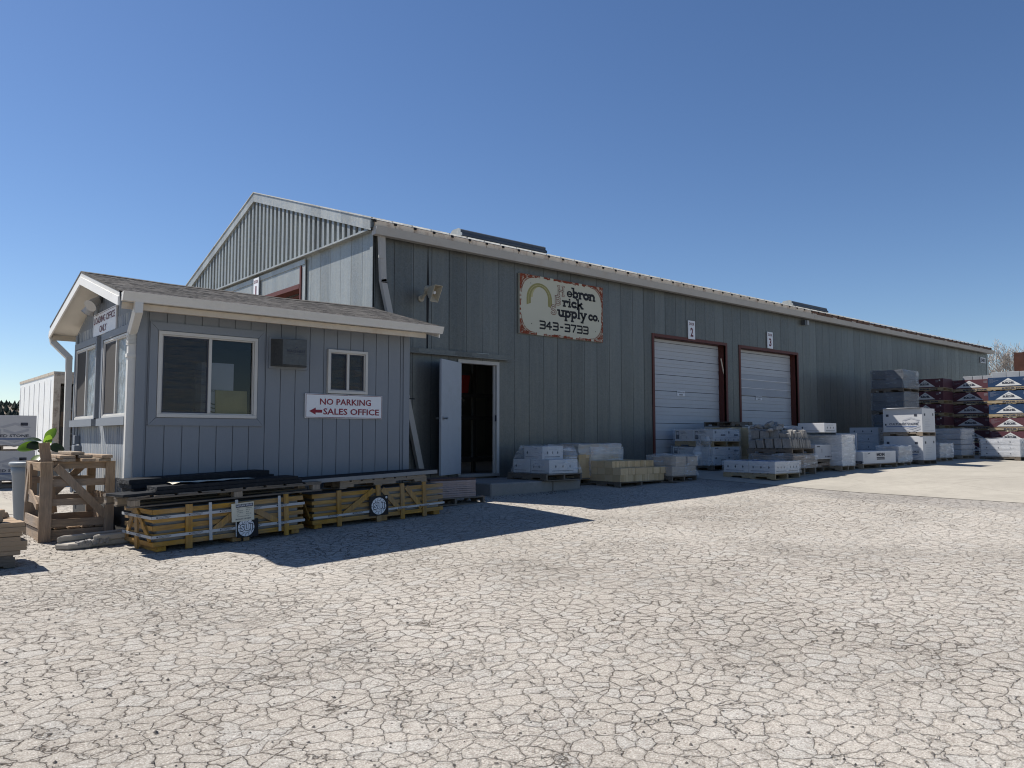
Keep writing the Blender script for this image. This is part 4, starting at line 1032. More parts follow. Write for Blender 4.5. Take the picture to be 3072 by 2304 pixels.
def wrap(x, y, z, w, d, h, label, mat=None, amp=.025, top=True, group='plastic stretch wraps', taper=0.0, skirt=0.0):
    mb = MB(); n = 9; m = 6; s = rnd.uniform(0, 50)
    def P(a, b, c):
        k = taper * c; px = a * w; py = b * d
        px += (w / 2 - px) * k; py += (d / 2 - py) * k
        v = noise.noise_vector((a * 3 + s, b * 3, c * 4)) * (amp * 1.5)
        o = .012
        px += (o if a > .5 else -o) * 1.4; py += (o if b > .5 else -o) * 1.4
        return (px + v.x, py + v.y, c * h - skirt * (1 - c) + (v.z if c > 0 else 0) + .006)
    def gridf(f, na, nb, flip):
        vs = [f(i / na, j / nb) for j in range(nb + 1) for i in range(na + 1)]
        fs = [(j * (na + 1) + i, j * (na + 1) + i + 1, (j + 1) * (na + 1) + i + 1, (j + 1) * (na + 1) + i) for j in range(nb) for i in range(na)]
        mb.add(vs, [f_[::-1] for f_ in fs] if flip else fs, mat or M_FILM)
    gridf(lambda a, c: P(a, 0, c), n, m, False); gridf(lambda a, c: P(0, a, c), n, m, True); gridf(lambda a, c: P(1, a, c), n, m, False); gridf(lambda a, c: P(a, 1, c), n, m, True)
    if top: gridf(lambda a, b: P(a, b, 1), n, n, False)
    o = mb.build('stretch_wrap', None, True, smooth=True); o.location = (x, y, z)
    return tag(o, label, 'wrap', group)

# ------------------------------------------------------------------ left foreground
# brown slatted crate
CX, CY, CW, CD, CH = -5.13, -1.53, .77, .96, .90
cz = gz(-4.7, -1.1) - .02
t = thing('wooden_crate', 'weathered brown open slatted wooden crate with diagonal braces beside the office corner', 'crate', (CX, CY, cz))
for (x, y) in ((0, 0), (CW - .10, 0), (0, CD - .03), (CW - .10, CD - .03)):
    w_ = .125 if x == 0 else .10
    MB().box(x, x + w_, y, y + .03, 0, CH, M_CRT['z'], .002).build('post', t, True, bevel=.002)
for z0, z1 in ((.01, .13), (.16, .245), (.40, .475), (.62, .70), (.82, .895)):
    MB().box(.01, CW - .01, .031, .053, z0, z1, M_CRT['x'], .003).build('slat', t, True)
    MB().box(.01, CW - .01, CD - .056, CD - .032, z0, z1, M_CRT['x'], .003).build('slat', t, True)
for z0, z1 in ((.155, .27), (.42, .51), (.80, .89)):
    MB().box(.002, .024, .055, CD - .057, z0, z1, M_CRT['y'], .003).build('slat', t, True)
    MB().box(CW - .024, CW - .002, .055, CD - .057, z0, z1, M_CRT['y'], .003).build('slat', t, True)
MB().bar((.15, .012, .85), (CW - .08, .012, .26), .085, .022, M_CRT['z'], (0, 1, 0)).build('brace', t, True)
MB().bar((.13, CD - .02, .30), (CW - .12, CD - .02, .86), .085, .022, M_CRT['z'], (0, 1, 0)).build('brace', t, True)
MB().bar((-.012, .62, .85), (-.012, .80, .42), .09, .02, M_CRT['z'], (1, 0, 0)).build('brace', t, True)
MB().bar((-.012, .55, .87), (-.012, .52, .52), .05, .02, M_CRT['z'], (1, 0, 0)).build('brace', t, True)
MB().bar((-.011, .56, .56), (-.011, .06, .40), .07, .02, M_CRT['z'], (1, 0, 0)).build('brace', t, True)
k = MB()
for i in range(5): k.box(.03 + i * .14, .03 + i * .14 + .12, .06, CD - .06, .135, .152, M_CRT['y'], .003)
for x in (.02, CW / 2, CW - .06): k.box(x, x + .04, .06, CD - .06, .0, .134, M_CRT['y'])
k.build('floor', t, True)
# loose boards on the crate
for i, (x, y, dz, w_, L, a, lb) in enumerate(((.20, -.10, 0, .13, .95, .03, 'lowest weathered board lying across the slatted crate, left one'), (.38, -.16, 0, .14, .98, -.02, 'lower grey board across the slatted crate beneath the topmost boards'), (.58, -.05, 0, .13, .92, .02, 'lower weathered board at the office end of the slatted crate top'),
                                        (.17, -.07, .036, .16, 1.0, -.05, 'sunlit board on top of the pile at the left of the slatted crate'), (.37, -.02, .036, .15, .98, .04, 'round-ended board in the middle of the pile on the slatted crate'), (.60, -.10, .037, .115, 1.05, .01, 'sunlit board at the office side of the pile on the slatted crate'), (.30, .02, .073, .14, .86, -.03, 'topmost crooked board of the pile on the slatted crate'))):
    b = MB(); r = .03
    b.prism([(0, 0), (.012, -.014), (w_ - .012, -.014), (w_, 0), (w_, L), (0, L)], 0, .034, M_CRT['y'] if i % 2 else M_PAL['y'], 'z')
    solo(b, 'loose_board', lb, 'board', (CX + x, CY + y, cz + CH + .003 + dz), 'boards on the slatted crate', (rnd.uniform(-.004, .004), rnd.uniform(-.01, .01), a), .004)
solo(MB().box(0, .115, 0, .02, 0, .82, M_CRT['z']), 'upright_board', 'single board standing upright inside the brown slatted crate', 'board', (CX + .11, CY + .20, cz + .30), rot=(-.10, -.10, .15), bevel=.003)
# rubber-leaved plant
pc = Vector((-4.93, -.33, gz(-5, -.3)))
t = thing('potted_plant', 'young plant with big glossy green leaves behind the slatted crate', 'plant', pc)
MB().lathe(pc, [(.0, 0), (.11, 0), (.15, .26), (.16, .28), (.14, .28), (.13, .25), (0, .24)], M_DGREY, 18).build('pot', t)
s = MB(); s.tube([pc + Vector((0, 0, .2)), pc + Vector((.02, 0, .6)), pc + Vector((-.01, .0, .95)), pc + Vector((.03, 0, 1.17))], .013, M_BARK, 8, .007); s.build('stem', t)
def leaf(base, d, up, L, W, curl=.25, lm=None):
    d = Vector(d).normalized(); side = d.cross(Vector(up)).normalized(); n = side.cross(d).normalized(); mb = MB(); K = 8; vs = []
    for i in range(K + 1):
        f = i / K; w_ = W * (max(0, sin(pi * min(1, f ** .85 * .97 + .03))) ** .55); c = base + d * (L * f) + n * (-curl * L * f * f)
        vs += [c - side * w_ + n * (.18 * w_), c, c + side * w_ + n * (.18 * w_)]
    fs = []
    for i in range(K): fs += [(3 * i, 3 * i + 1, 3 * i + 4, 3 * i + 3), (3 * i + 1, 3 * i + 2, 3 * i + 5, 3 * i + 4)]
    mb.add(vs, fs, lm or M_LEAF); mb.tube([base - d * .08, base], .004, M_BARK, 6)
    mb.build('leaf', t, smooth=True)
tp = pc + Vector((.02, 0, 1.10)); lk = 0
for b_, d_, u_, L_, W_, c_ in (((.03, 0, .03), (.45, -.1, .75), (-.4, -.85, .35), .21, .075, .1), ((-.02, 0, .02), (-.85, -.2, .22), (-.1, -.5, 1), .24, .07, .3), ((-.03, -.03, -.03), (-.8, -.5, -.10), (-.2, -.9, .5), .23, .085, .1),
        ((-.06, 0, -.03), (-1, .1, -.22), (-.2, -.75, .5), .27, .09, .1), ((.07, 0, -.06), (.95, -.1, -.12), (.1, -.85, .5), .20, .085, .15), ((.06, .03, .0), (.7, .5, .15), (0, -.3, 1), .19, .07, .3),
        ((-.02, -.02, -.16), (-.7, -.4, -.45), (-.3, -.5, .8), .20, .07, .2), ((0, -.03, -.2), (-.35, -.5, -.5), (-.2, -.6, .6), .15, .06, .2), ((0, .03, -.1), (.15, .9, -.1), (0, 0, 1), .2, .07, .2), ((.03, -.01, -.02), (.15, -.5, .75), (-.2, -.8, -.2), .16, .06, .1), ((.02, 0, -.3), (.8, -.3, -.2), (0, -.5, .8), .16, .06, .2)):
    leaf(tp + Vector(b_), d_, u_, L_ * .86, W_ * .8, c_, M_LEAFD if lk % 3 else M_LEAF); lk += 1
# grey rubbish bin
bc = (-4.91, .12, gz(-5, .1))
t = thing('trash_can', 'round grey plastic trash can behind the slatted crate', 'trash can', bc)
MB().lathe(bc, [(.0, 0), (.205, 0), (.215, .02), (.262, .68), (.272, .70), (.275, .80), (.262, .80), (.25, .66), (.2, .05), (0, .04)], M_CAN, 32).build('body', t, smooth=True)
MB().lathe(bc, [(.275, .79), (.298, .80), (.302, .835), (.285, .85), (.262, .845), (.262, .80)], M_CAN, 32).build('rim', t, smooth=True)
# concrete curb block
cb = (-5.06, -2.24, gz(-4.7, -2.0) - .01)
t = thing('curb_block', 'broken pale concrete parking curb lying in front of the slatted crate', 'curb', cb, rot=(0, -.02, .08))
mb = MB()
mb.prism([(0, .13), (.10, .0), (.30, -.015), (.33, .0), (.36, .02), (.95, .03), (.95, .17), (.30, .145)], 0, .06, M_CURB, 'z')
mb.prism([(0, .13), (.10, .20), (.95, .33), (.95, .18), (.30, .15)], 0, .065, M_CURB, 'z')
mb.prism([(.02, .14), (.10, .23), (.95, .36), (.95, .29), (.13, .18)], .065, .13, M_CURB, 'z')
mb.prism([(.34, .02), (.38, .0), (.95, .012), (.95, .09), (.40, .07)], .06, .125, M_CURB, 'z')
mb.build('block', t, True, bevel=.012)
mb = MB()
for i in range(14): x = .18 + i * .022; mb.box(x, x + .03, -.016 + rnd.uniform(0, .02), .05, .02 + rnd.uniform(0, .02), .068 + rnd.uniform(0, .02), M_STONE, .008)
mb.build('broken_edge', t, True)
# strips of tan stone at the left edge
zz = gz(-6, -2.6)
pallet(-7.0, -2.97, 1.46, .62, 'grey pallet under the tan stone strips at the left edge', zz, .11, M_PALG, along='x')
ordn = ['lowest', 'second', 'third', 'fourth', 'fifth', 'sixth', 'topmost']
for i in range(7):
    x1 = -5.51 + (.02, .07, .075, .02, .03, .055, .05)[i] - .02; h_ = .042
    b = MB(); b.box(0, 1.4, 0, .3, 0, h_, M_STRIP, .003)
    solo(b, 'stone_strip', '%s tan stone strip in the stack at the left edge of the paving' % ordn[i], 'stone strip', (x1 - 1.4, -2.98 + rnd.uniform(-.008, .008), zz + .112 + i * .0435), 'stacked stone strips', (0, 0, rnd.uniform(-.01, .01)), .003)
    solo(MB().box(0, 1.4, 0, .3, 0, h_, M_STRIP, .003), 'stone_strip', 'tan stone strip in the rear row of the stack at the left edge', 'stone strip', (x1 - 1.42, -2.65, zz + .112 + i * .0435), 'rear row of stacked stone strips', (0, 0, rnd.uniform(-.01, .01)), .003)
for i, (x, y, z_, w_, d_, a, lb) in enumerate(((-5.85, -2.72, 0, .16, .12, .1, 'dark stone chunk under the pale one on the stacked strips'), (-5.86, -2.73, .052, .19, .14, .2, 'pale stone chunk topping the stacked strips at the left edge'), (-5.78, -2.4, 0, .26, .08, .7, 'stone strip offcut lying askew on the stacked strips'), (-6.1, -2.62, .0, .2, .15, -.2, 'tan stone chunk leftmost on the stacked strips'), (-5.98, -2.45, .05, .3, .12, .35, 'long tan offcut behind the chunks on the stacked strips'))):
    solo(MB().box(0, w_, 0, d_, 0, .05, M_STRIP, .012), 'stone_chunk', lb, 'stone', (x + .05, y - .18, zz + .418 + z_), 'stone offcuts', (.03, -.04, a), .006)
# yellow granite crates
def crate(name, label, cx, cy, cz, W, D, H, rot, tilt, posts, diags, sides=True):
    t = thing(name, label, 'crate', (cx, cy, cz), 'yellow granite crates', (0, tilt, rot))
    def part(n, b): return b.build(n, t, True)
    k = MB(); k.box(.05, W - .05, .05, D - .05, .09, H - .03, surf('plastic_wrapped_granite', (.26, .255, .25), .5, var=.12, bump=.2, fine=14, bdist=.01)); part('granite_slabs', k)
    n = 5; hh = (H - .05) / n
    for i in range(n):
        z0 = .055 + i * hh
        part('slat', MB().box(0, W, .0, .018, z0, z0 + hh * .6, M_YEL['x'], .003)); part('slat', MB().box(0, W, D - .018, D, z0, z0 + hh * .6, M_YEL['x'], .003))
        part('slat', MB().box(0, .018, .02, D - .02, z0, z0 + hh * .56, M_YEL['y'], .003)); part('slat', MB().box(W - .018, W, .02, D - .02, z0, z0 + hh * .56, M_YEL['y'], .003))
    for x, w_, top in posts: part('post', MB().box(x, x + w_, -.024, -.001, .0, H + top, M_YEL['z'], .002))
    for a, b in diags: part('brace', MB().bar((a[0], -.011, a[1]), (b[0], -.011, b[1]), .065, .02, M_YEL['z'], (0, 1, 0)))
    part('post', MB().box(-.022, -.001, D * .48, D * .48 + .07, .0, H, M_YEL['z'], .002))
    part('brace', MB().bar((-.012, D * .52, H - .05), (-.012, .06, .12), .06, .02, M_YEL['z'], (1, 0, 0)))
    part('brace', MB().bar((-.012, D * .58, H - .05), (-.012, D - .08, .12), .06, .02, M_YEL['z'], (1, 0, 0)))
    for x in (.04, W * .5, W - .14): part('skid', MB().box(x, x + .1, .03, D - .03, 0, .05, M_YEL['y']))
    return t
def strap_print(k, pl, a0, a1, b, vert=False):
    a = a0
    while a < a1 - .2:
        k.rect(pl, a, b - .008, a + .016, b + .008, M_INKD, .001); k.text(pl, 'STONE UNIVERSAL INC', .012, a + .022, b + .0015, M_INKD, 'L', .03, width=.13, h=.001); k.text(pl, 'NATURAL STONE', .012, a + .022, b - .0115, M_INKD, 'L', .03, width=.11, h=.001); a += .34
c1z = gz(-4.2, -2.9)
C1 = dict(cx=-4.33, cy=-3.01, cz=c1z, rot=.075, tilt=-.035)
c1 = crate('stone_crate', 'yellow wooden crate of stone with paper label and white straps, left of the two', W=1.74, D=.84, H=.47, posts=((.33, .07, .0), (.98, .06, -.16), (1.48, .055, .01)), diags=(((.64, .16), (.92, .36)), ((1.08, .36), (1.42, .16))), **C1)
k = MB(); pl = Plane((0, -.027, 0), X, Z)
for z_ in (.145, .345): k.slab(pl, [(-.026, z_), (1.745, z_ - .006), (1.745, z_ + .024), (-.026, z_ + .03)], M_STRAP, 0, .003); strap_print(k, pl.__class__((0, -.030, 0), X, Z), .02, 1.7, z_ + .014)
pe = Plane((-.027, .84, 0), (0, -1, 0), Z)
for z_ in (.145, .345): k.slab(pe, [(-.0, z_), (.866, z_), (.866, z_ + .03), (-.0, z_ + .03)], M_STRAP, 0, .003); strap_print(k, Plane((-.030, .84, 0), (0, -1, 0), Z), .1, .86, z_ + .015)
for x in (.58, .88, 1.40): k.slab(Plane((0, -.031, 0), X, Z), [(x, .06), (x + .034, .06), (x + .03, .47), (x - .004, .47)], M_STRAP, 0, .003)
k.build('strap', c1, True)
def sui_sign(parent, a, b, r, square, y):
    k = MB(); pl = Plane((0, y, 0), X, Z)
    if square: k.slab(pl, [(a - r * 1.25, b - r * 1.12), (a + r * 1.3, b - r * 1.12), (a + r * 1.3, b + r * 1.2), (a - r * 1.25, b + r * 1.2)], M_BLACK, -.006, 0)
    else: k.slab(pl, [(a - r * 1.1, b - r * 1.1), (a + r * 1.5, b - r * 1.1), (a + r * 1.5, b + r * .9), (a - r * 1.1, b + r * .9)], M_BLACK, -.006, 0)
    k.disc(pl, a, b, r, M_WHITE, .002)
    rs = random.Random(5)
    for q in range(13):
        an = 2 * pi * q / 13 + .2; p0 = (a + r * .99 * cos(an), b + r * .99 * sin(an)); p1 = (a + r * .62 * cos(an + .2), b + r * .62 * sin(an + .25)); p2 = (a + r * .62 * cos(an + .5), b + r * .62 * sin(an + .55))
        k.stroke(pl, [p0, p1, p2], r * .045, M_INKD, .003)
    k.text(pl, 'SUI', r * .98, a + .002, b - r * .32, M_INKD, width=r * 1.62, bold=.09, h=.0035); k.text(pl, 'SUI', r * .92, a, b - r * .3, M_WHITE, width=r * 1.45, bold=.04, h=.0045)
    if square: k.disc(pl, a + r * 1.05, b + r * .95, r * .14, M_WHITE, .002, 12); k.text(pl, 'R', r * .15, a + r * 1.05, b + r * .9, M_INKD, width=r * .09, h=.003)
    k.build('emblem_board', parent, True)
sui_sign(c1, 1.0, .15, .098, False, -.036)
k = MB(); pl = Plane((0, -.044, .23), X, Z).__class__((.83, -.044, .225), (1, 0, .02), (-.02, 0, 1))
k.slab(pl, [(0, 0), (.265, 0), (.265, .205), (0, .205)], M_PAPER, -.002, 0)
k.rect(pl, .05, .155, .255, .192, M_INKD, .001); k.text(pl, 'NATURAL STONE', .022, .152, .164, M_WHITE, width=.19, bold=.02, h=.002); k.text(pl, 'STONE UNIVERSAL INC', .012, .152, .182, M_WHITE, width=.19, h=.002)
for q, (s_, a, b, w_) in enumerate((('JEM', .06, .135, .03), ('LIME BLACK', .06, .113, .07), ('2" THICK', .06, .092, .07), ('LOT', .06, .07, .03), ('HEARTH 5', .17, .137, .07), ('NO. 14', .17, .117, .045), ('PCS', .17, .094, .03), ('SQ FT 108', .17, .073, .06))): k.text(pl, s_, .013, a, b, M_INKD, 'L', .02, width=w_, h=.001)
k.text(pl, 'WWW.STONEUNIVERSAL.COM', .010, .135, .05, M_INKD, width=.14, bold=.02, h=.001); k.text(pl, 'PRODUCT OF INDIA', .02, .135, .018, M_INKD, width=.18, bold=.03, h=.001)
k.build('label', c1, True)
c2z = gz(-1.4, -2.5) - .035
C2 = dict(cx=-2.40, cy=-2.72, cz=c2z, rot=.0, tilt=-.035)
c2 = crate('stone_crate', 'yellow wooden crate of stone with a round emblem board, right of the two', W=1.97, D=.58, H=.45, posts=((.33, .055, .0), (.90, .06, .03), (1.27, .055, .02), (1.62, .06, .02)), diags=(((.42, .14), (.86, .42)), ((.99, .42), (1.26, .12)), ((1.36, .42), (1.60, .12))), **C2)
k = MB(); pl = Plane((0, -.027, 0), X, Z); k.slab(pl, [(0, .125), (1.975, .145), (1.975, .172), (0, .152)], M_STRAP, 0, .003); strap_print(k, Plane((0, -.0305, 0), X, Z), .2, 1.95, .147); k.build('strap', c2, True)
sui_sign(c2, .92, .205, .11, True, -.036)
def onframe(Cf, lx, ly, lz, rz_=0.0):
    M = Matrix.LocRotScale(Vector((Cf['cx'], Cf['cy'], Cf['cz'])), Euler((0, Cf['tilt'], Cf['rot'])), None)
    return M @ Vector((lx, ly, lz)), (0, Cf['tilt'], Cf['rot'] + rz_)
p, r_ = onframe(C1, -.22, .06, .475)
t = thing('pallet', 'long weathered pallet on top of the left yellow stone crate', 'pallet', p, 'wooden pallets', r_)
k = MB()
for i in range(9): k.box(i * .255, i * .255 + .21, 0, .80, .098, .115, M_PALG['y'], .004)
k.build('deck', t, True)
for y_ in (.0, .36, .71):
    MB().box(0, 2.25, y_, y_ + .09, .078, .0975, M_PALG['x'], .003).build('deck_board', t, True)
    MB().box(0, 2.25, y_, y_ + .09, 0, .017, M_PALG['x'], .003).build('base_board', t, True)
    for x_ in (.01, 1.13, 2.13): MB().box(x_, x_ + .10, y_ + .002, y_ + .088, .0175, .0775, M_PAL['z'], .003).build('block', t, True)
def granite(Cf, lx, ly, lz, w_, d_, h_, label, rz_=0.0, edge=True):
    p, r = onframe(Cf, lx, ly, lz, rz_)
    t = thing('granite_hearthstone', label, 'granite slab', p, 'black granite slabs', r)
    MB().box(0, w_, 0, d_, 0, h_, M_GRAN, .001).build('slab', t, True, bevel=.003)
    if edge: MB().box(-.006, -.001, .004, d_ - .004, .003, h_ - .003, M_GRANE, .003).build('rough_end', t, True)
    return t
granite(C1, -.03, .44, .592, 1.62, .40, .05, 'lowest long black granite slab by the wall on the left crate')
granite(C1, -.06, .43, .643, 1.66, .40, .05, 'middle long black granite slab by the wall on the left crate', .005)
granite(C1, -.08, .44, .694, 1.62, .38, .05, 'topmost long black granite slab by the wall, its end in sun', .0)
granite(C1, .06, .09, .592, 1.72, .33, .04, 'lower front black granite slab on the left crate pallet', -.005)
granite(C1, .08, .10, .633, 1.66, .32, .04, 'upper front black granite slab with a paper sheet on it', .0)
granite(C1, -.27, .07, .592, .42, .40, .028, 'square grey-topped granite tile at the left end of the pallet', .10, False)
sh_ = MB(); n = 10; vs = [(i / n * .95, j / 3 * .2 + .03 * sin(i), .006 + .02 * abs(sin(i * 1.1 + j)) * (1 - i / n)) for j in range(4) for i in range(n + 1)]
sh_.add(vs, [(j * (n + 1) + i, j * (n + 1) + i + 1, (j + 1) * (n + 1) + i + 1, (j + 1) * (n + 1) + i) for j in range(3) for i in range(n)], M_PAPER)
p, r = onframe(C1, .26, .16, .676); solo(sh_, 'packing_sheet', 'crumpled cream packing sheet on the front granite slab', 'sheet', p, None, r, smooth=True)
p, r_ = onframe(C2, .42, .08, .455)
pallet(p.x, p.y, 1.35, .46, 'short pale pallet on top of the right yellow stone crate', p.z, .10, M_PAL, 0, 'x', tilt=C2['tilt'])
granite(C2, -.30, .06, .557, 2.26, .5, .055, 'long black granite slab with pale front edge on the right crate', .01)
p, r = onframe(C2, -.12, .055, .56); solo(MB().box(0, 2.05, -.012, -.002, 0, .05, surf('sawn_granite_edge', (.24, .245, .25), .7, var=.1)), 'edge_strip', 'pale sawn stone strip along the front of the right granite slab', 'stone strip', p, None, (r[0], r[1], r[2] + .01))
# pavers between the crates and the step
pv = pallet(-.32, -2.12, 1.12, .5, 'small pallet carrying the stacked pavers by the door step', gz(.3, -1.9), .11, M_PALG)
for i in range(9):
    a, b = rnd.uniform(-.006, .006), rnd.uniform(-.006, .006); zt = gz(.3, -1.9) + .112 + i * .032
    solo(MB().box(0, .86, 0, .44, 0, .030, M_PAVERT if i == 8 else M_PAVER, .003), 'paver', 'pinkish paving slab in the stack left of the door step' if i < 8 else 'dark red topmost paving slab left of the door step', 'paver', (-.22 + a, -2.09 + b, zt), 'stacked pavers' if i < 8 else 'top pavers', bevel=.004)
# rubble board pieces beside the office corner
solo(MB().box(0, .16, 0, .3, 0, .5, M_STONE, .02), 'stone_post', 'pale broken stone post tucked between office corner and downspout', 'stone', (-.36, -.6, gz(-.4, -.6)))
# ------------------------------------------------------------------ printed cartons
def cube_logo(k, pl, a, b, s, mat, h=.002):
    # isometric block emblem: three chevron bands
    w = s * .5
    def P(x, y): return (a + x * s, b + y * s)
    k.poly(pl, [P(-.5, .25), P(0, .42), P(0, .33), P(-.34, .22)], mat, h); k.poly(pl, [P(0, .42), P(.5, .25), P(.34, .22), P(0, .33)], mat, h)
    k.poly(pl, [P(-.34, .19), P(0, .08), P(.42, .21), P(.42, .12), P(0, -.01), P(-.34, .10)], mat, h)
    k.poly(pl, [P(-.5, .20), P(-.42, .17), P(-.42, -.18), P(-.5, -.15)], mat, h)
    k.poly(pl, [P(-.42, -.06), P(0, -.2), P(.48, -.04), P(.48, -.13), P(0, -.29), P(-.42, -.15)], mat, h)
    k.poly(pl, [P(-.42, -.22), P(0, -.36), P(.48, -.2), P(.48, -.28), P(0, -.44), P(-.42, -.31)], mat, h)
def pr_cultured(k, fr, lf, w, d, h):
    lf = Plane((-.0015, d, 0), (0, -1, 0), Z)
    k.rect(lf, d * .08, h * .66, d * .15, h * .76, M_INKD); k.rect(lf, d * .80, h * .66, d * .87, h * .76, M_INKD)
    cube_logo(k, lf, d * .72, h * .32, d * .46, M_INK_SHADE); k.text(lf, 'CULTURED STONE', h * .12, d * .53, h * .30, M_INKD, width=d * .74, bold=.02, h=.003); k.rect(lf, d * .05, h * .28, d * .09, h * .36, M_INKD, .003)
    k.rect(lf, d * .08, h * .215, d * .86, h * .25, M_INKB, .003); k.rect(lf, d * .08, h * .10, d * .3, h * .115, M_INK_SHADE, .003)
    fr = Plane((0, -.0015, 0), X, Z)
    k.rect(fr, w * .14, h * .68, w * .24, h * .78, M_INKD); k.rect(fr, w * .80, h * .70, w * .88, h * .80, M_INKD)
    for q in range(7): k.rect(fr, w * .2, h * (.16 + q * .07), w * (.45 + .2 * (q % 3) / 2), h * (.175 + q * .07), M_INK_SHADE)
    k.rect(fr, w * .1, h * .06, w * .9, h * .075, M_INK_SHADE)
def pr_marks(n, dark=M_INKD):
    def f(k, fr, lf, w, d, h):
        lf = Plane((-.0015, d, 0), (0, -1, 0), Z); fr = Plane((0, -.0015, 0), X, Z)
        for q in range(n):
            a = d * (.14 + .3 * q); k.poly(lf, [(a, h * .5), (a + .022, h * .36), (a + .044, h * .5), (a + .022, h * .66)], dark); k.rect(lf, a + .06, h * .52, a + .14, h * .545, M_INK_SHADE); k.rect(lf, a + .06, h * .46, a + .12, h * .48, M_INK_SHADE)
        k.rect(lf, d * .08, h * .17, d * .8, h * .20, dark); k.rect(lf, d * .08, h * .11, d * .8, h * .13, M_INK_SHADE)
        for q in range(3): k.poly(fr, [(w * (.2 + .25 * q), h * .5), (w * (.2 + .25 * q) + .018, h * .38), (w * (.2 + .25 * q) + .036, h * .5), (w * (.2 + .25 * q) + .018, h * .64)], dark)
        k.rect(fr, w * .1, h * .17, w * .85, h * .21, dark); k.rect(fr, w * .1, h * .10, w * .85, h * .12, M_INK_SHADE); k.rect(fr, w * .3, h * .74, w * .7, h * .77, M_INK_SHADE)
    return f
def pr_label(k, fr, lf, w, d, h):
    lf = Plane((-.0015, d, 0), (0, -1, 0), Z); fr = Plane((0, -.0015, 0), X, Z)
    k.rect(lf, d * .06, h * .18, d * .24, h * .86, M_INKD); k.rect(lf, d * .09, h * .55, d * .21, h * .8, M_INK_SHADE, .003)
    for q in range(5): k.rect(lf, d * .30, h * (.62 + q * .05), d * (.55 + .08 * (q % 2)), h * (.635 + q * .05), M_INKD)
    k.rect(lf, d * .32, h * .2, d * .34, h * .45, M_INKD); k.rect(lf, d * .6, h * .2, d * .62, h * .42, M_INKD); k.rect(lf, d * .36, h * .45, d * .58, h * .47, M_INKD)
    for q in range(3): k.rect(fr, w * .15, h * (.3 + .2 * q), w * .75, h * (.33 + .2 * q), M_INK_SHADE)
    k.rect(fr, w * .1, h * .66, w * .22, h * .84, M_INKD); k.rect(fr, w * .55, h * .45, w * .9, h * .6, M_INKD)
    for q in (.1, .5, .85): k.rect(fr, w * q, h * .04, w * q + .03, h * .14, M_INKD)
def pr_tag(k, fr, lf, w, d, h):
    fr = Plane((0, -.0015, 0), X, Z); lf = Plane((-.0015, d, 0), (0, -1, 0), Z)
    k.rect(fr, w * .1, h * .8, w * .34, h * .93, M_INKD)
    for q in range(4): k.rect(fr, w * .15, h * (.2 + .13 * q), w * (.5 + .3 * (q % 2)), h * (.22 + .13 * q), M_INK_SHADE)
    k.rect(lf, d * .1, h * .4, d * .2, h * .5, M_INK_SHADE); k.rect(lf, d * .6, h * .4, d * .7, h * .5, M_INK_SHADE)

# white cartons on the cracked step slab
z = .42
pallet(2.60, -1.60, .90, 1.08, 'dark weathered pallet half on the door step slab under white cartons', z, .12, M_PALG)
c0 = carton(2.74, -1.52, z + .124, .72, .50, .245, 'white carton with three diamond marks, front of the low pair on the step pallet', printer=pr_marks(2), group='white cartons on the step pallet')
carton(2.74, -1.0, z + .124, .72, .46, .245, 'rear low white carton on the step pallet', printer=pr_marks(1), group='white cartons on the step pallet')
carton(2.80, -1.28, z + .372, .52, .50, .235, 'upper white carton crowning the wrapped heap on the step pallet', printer=pr_marks(1), group='white cartons on the step pallet')
wrap(2.69, -1.58, z + .10, .82, 1.06, .52, 'clear stretch wrap tented over the white cartons on the step pallet', M_FILM, .03, taper=.28)

# tan block stacks
def blocks(x, y, z, nx, ny, nz, bw, bd, bh, label, group, name='block', mat=M_KRAFT, jit=.004, cat='block', setback=None, vary=0.0, hide=True):
    proto = None
    for k_ in range(nz):
        ox, oy = (setback[k_] if setback else (0, 0))
        xx = x + ox; row = []
        for i in range(nx):
            w_ = bw * (1 + vary * rnd.uniform(-1, 1)); row.append((xx, w_)); xx += w_ + .003
        for i, (xa, w_) in enumerate(row):
            for j in range(ny):
                if hide and k_ < nz - 1 and 0 < i and j > 0 and not setback: continue
                if hide and setback and k_ < nz - 1 and i > 2 and j > 1: continue
                loc = (xa + rnd.uniform(-jit, jit), y + oy + j * (bd + .003) + rnd.uniform(-jit, jit), z + k_ * (bh + .002))
                if proto is None:
                    proto = solo(MB().box(0, 1, 0, 1, 0, 1, mat), name, label, cat, loc, group); proto.scale = (w_, bd, bh)
                else: dup(proto, loc, scale=(w_, bd, bh))
zz = gz(4.5, -.7)
pallet(3.92, -1.12, 1.2, .86, 'pallet under the tall wrapped tan block stack against the wall', zz, .12, M_PALG)
blocks(3.92, -1.10, zz + .125, 6, 4, 3, .197, .205, .19, 'tan concrete block in the tall wrapped stack against the warehouse wall', 'tan blocks in the wall stack')
wrap(3.92, -1.10, zz + .56, 1.2, .84, .21, 'torn white paper sheet draped over the top of the tall tan block stack', surf('torn_white_paper', (.46, .45, .43), .7, var=.15, scale=5, bump=.4, dirt=(.45, .25, .15), dirt_amt=.8), .03)
wrap(4.22, -1.12, zz + .12, .92, .86, .60, 'milky stretch wrap round the right half of the tall tan block stack', M_FILMM, .015, top=False)
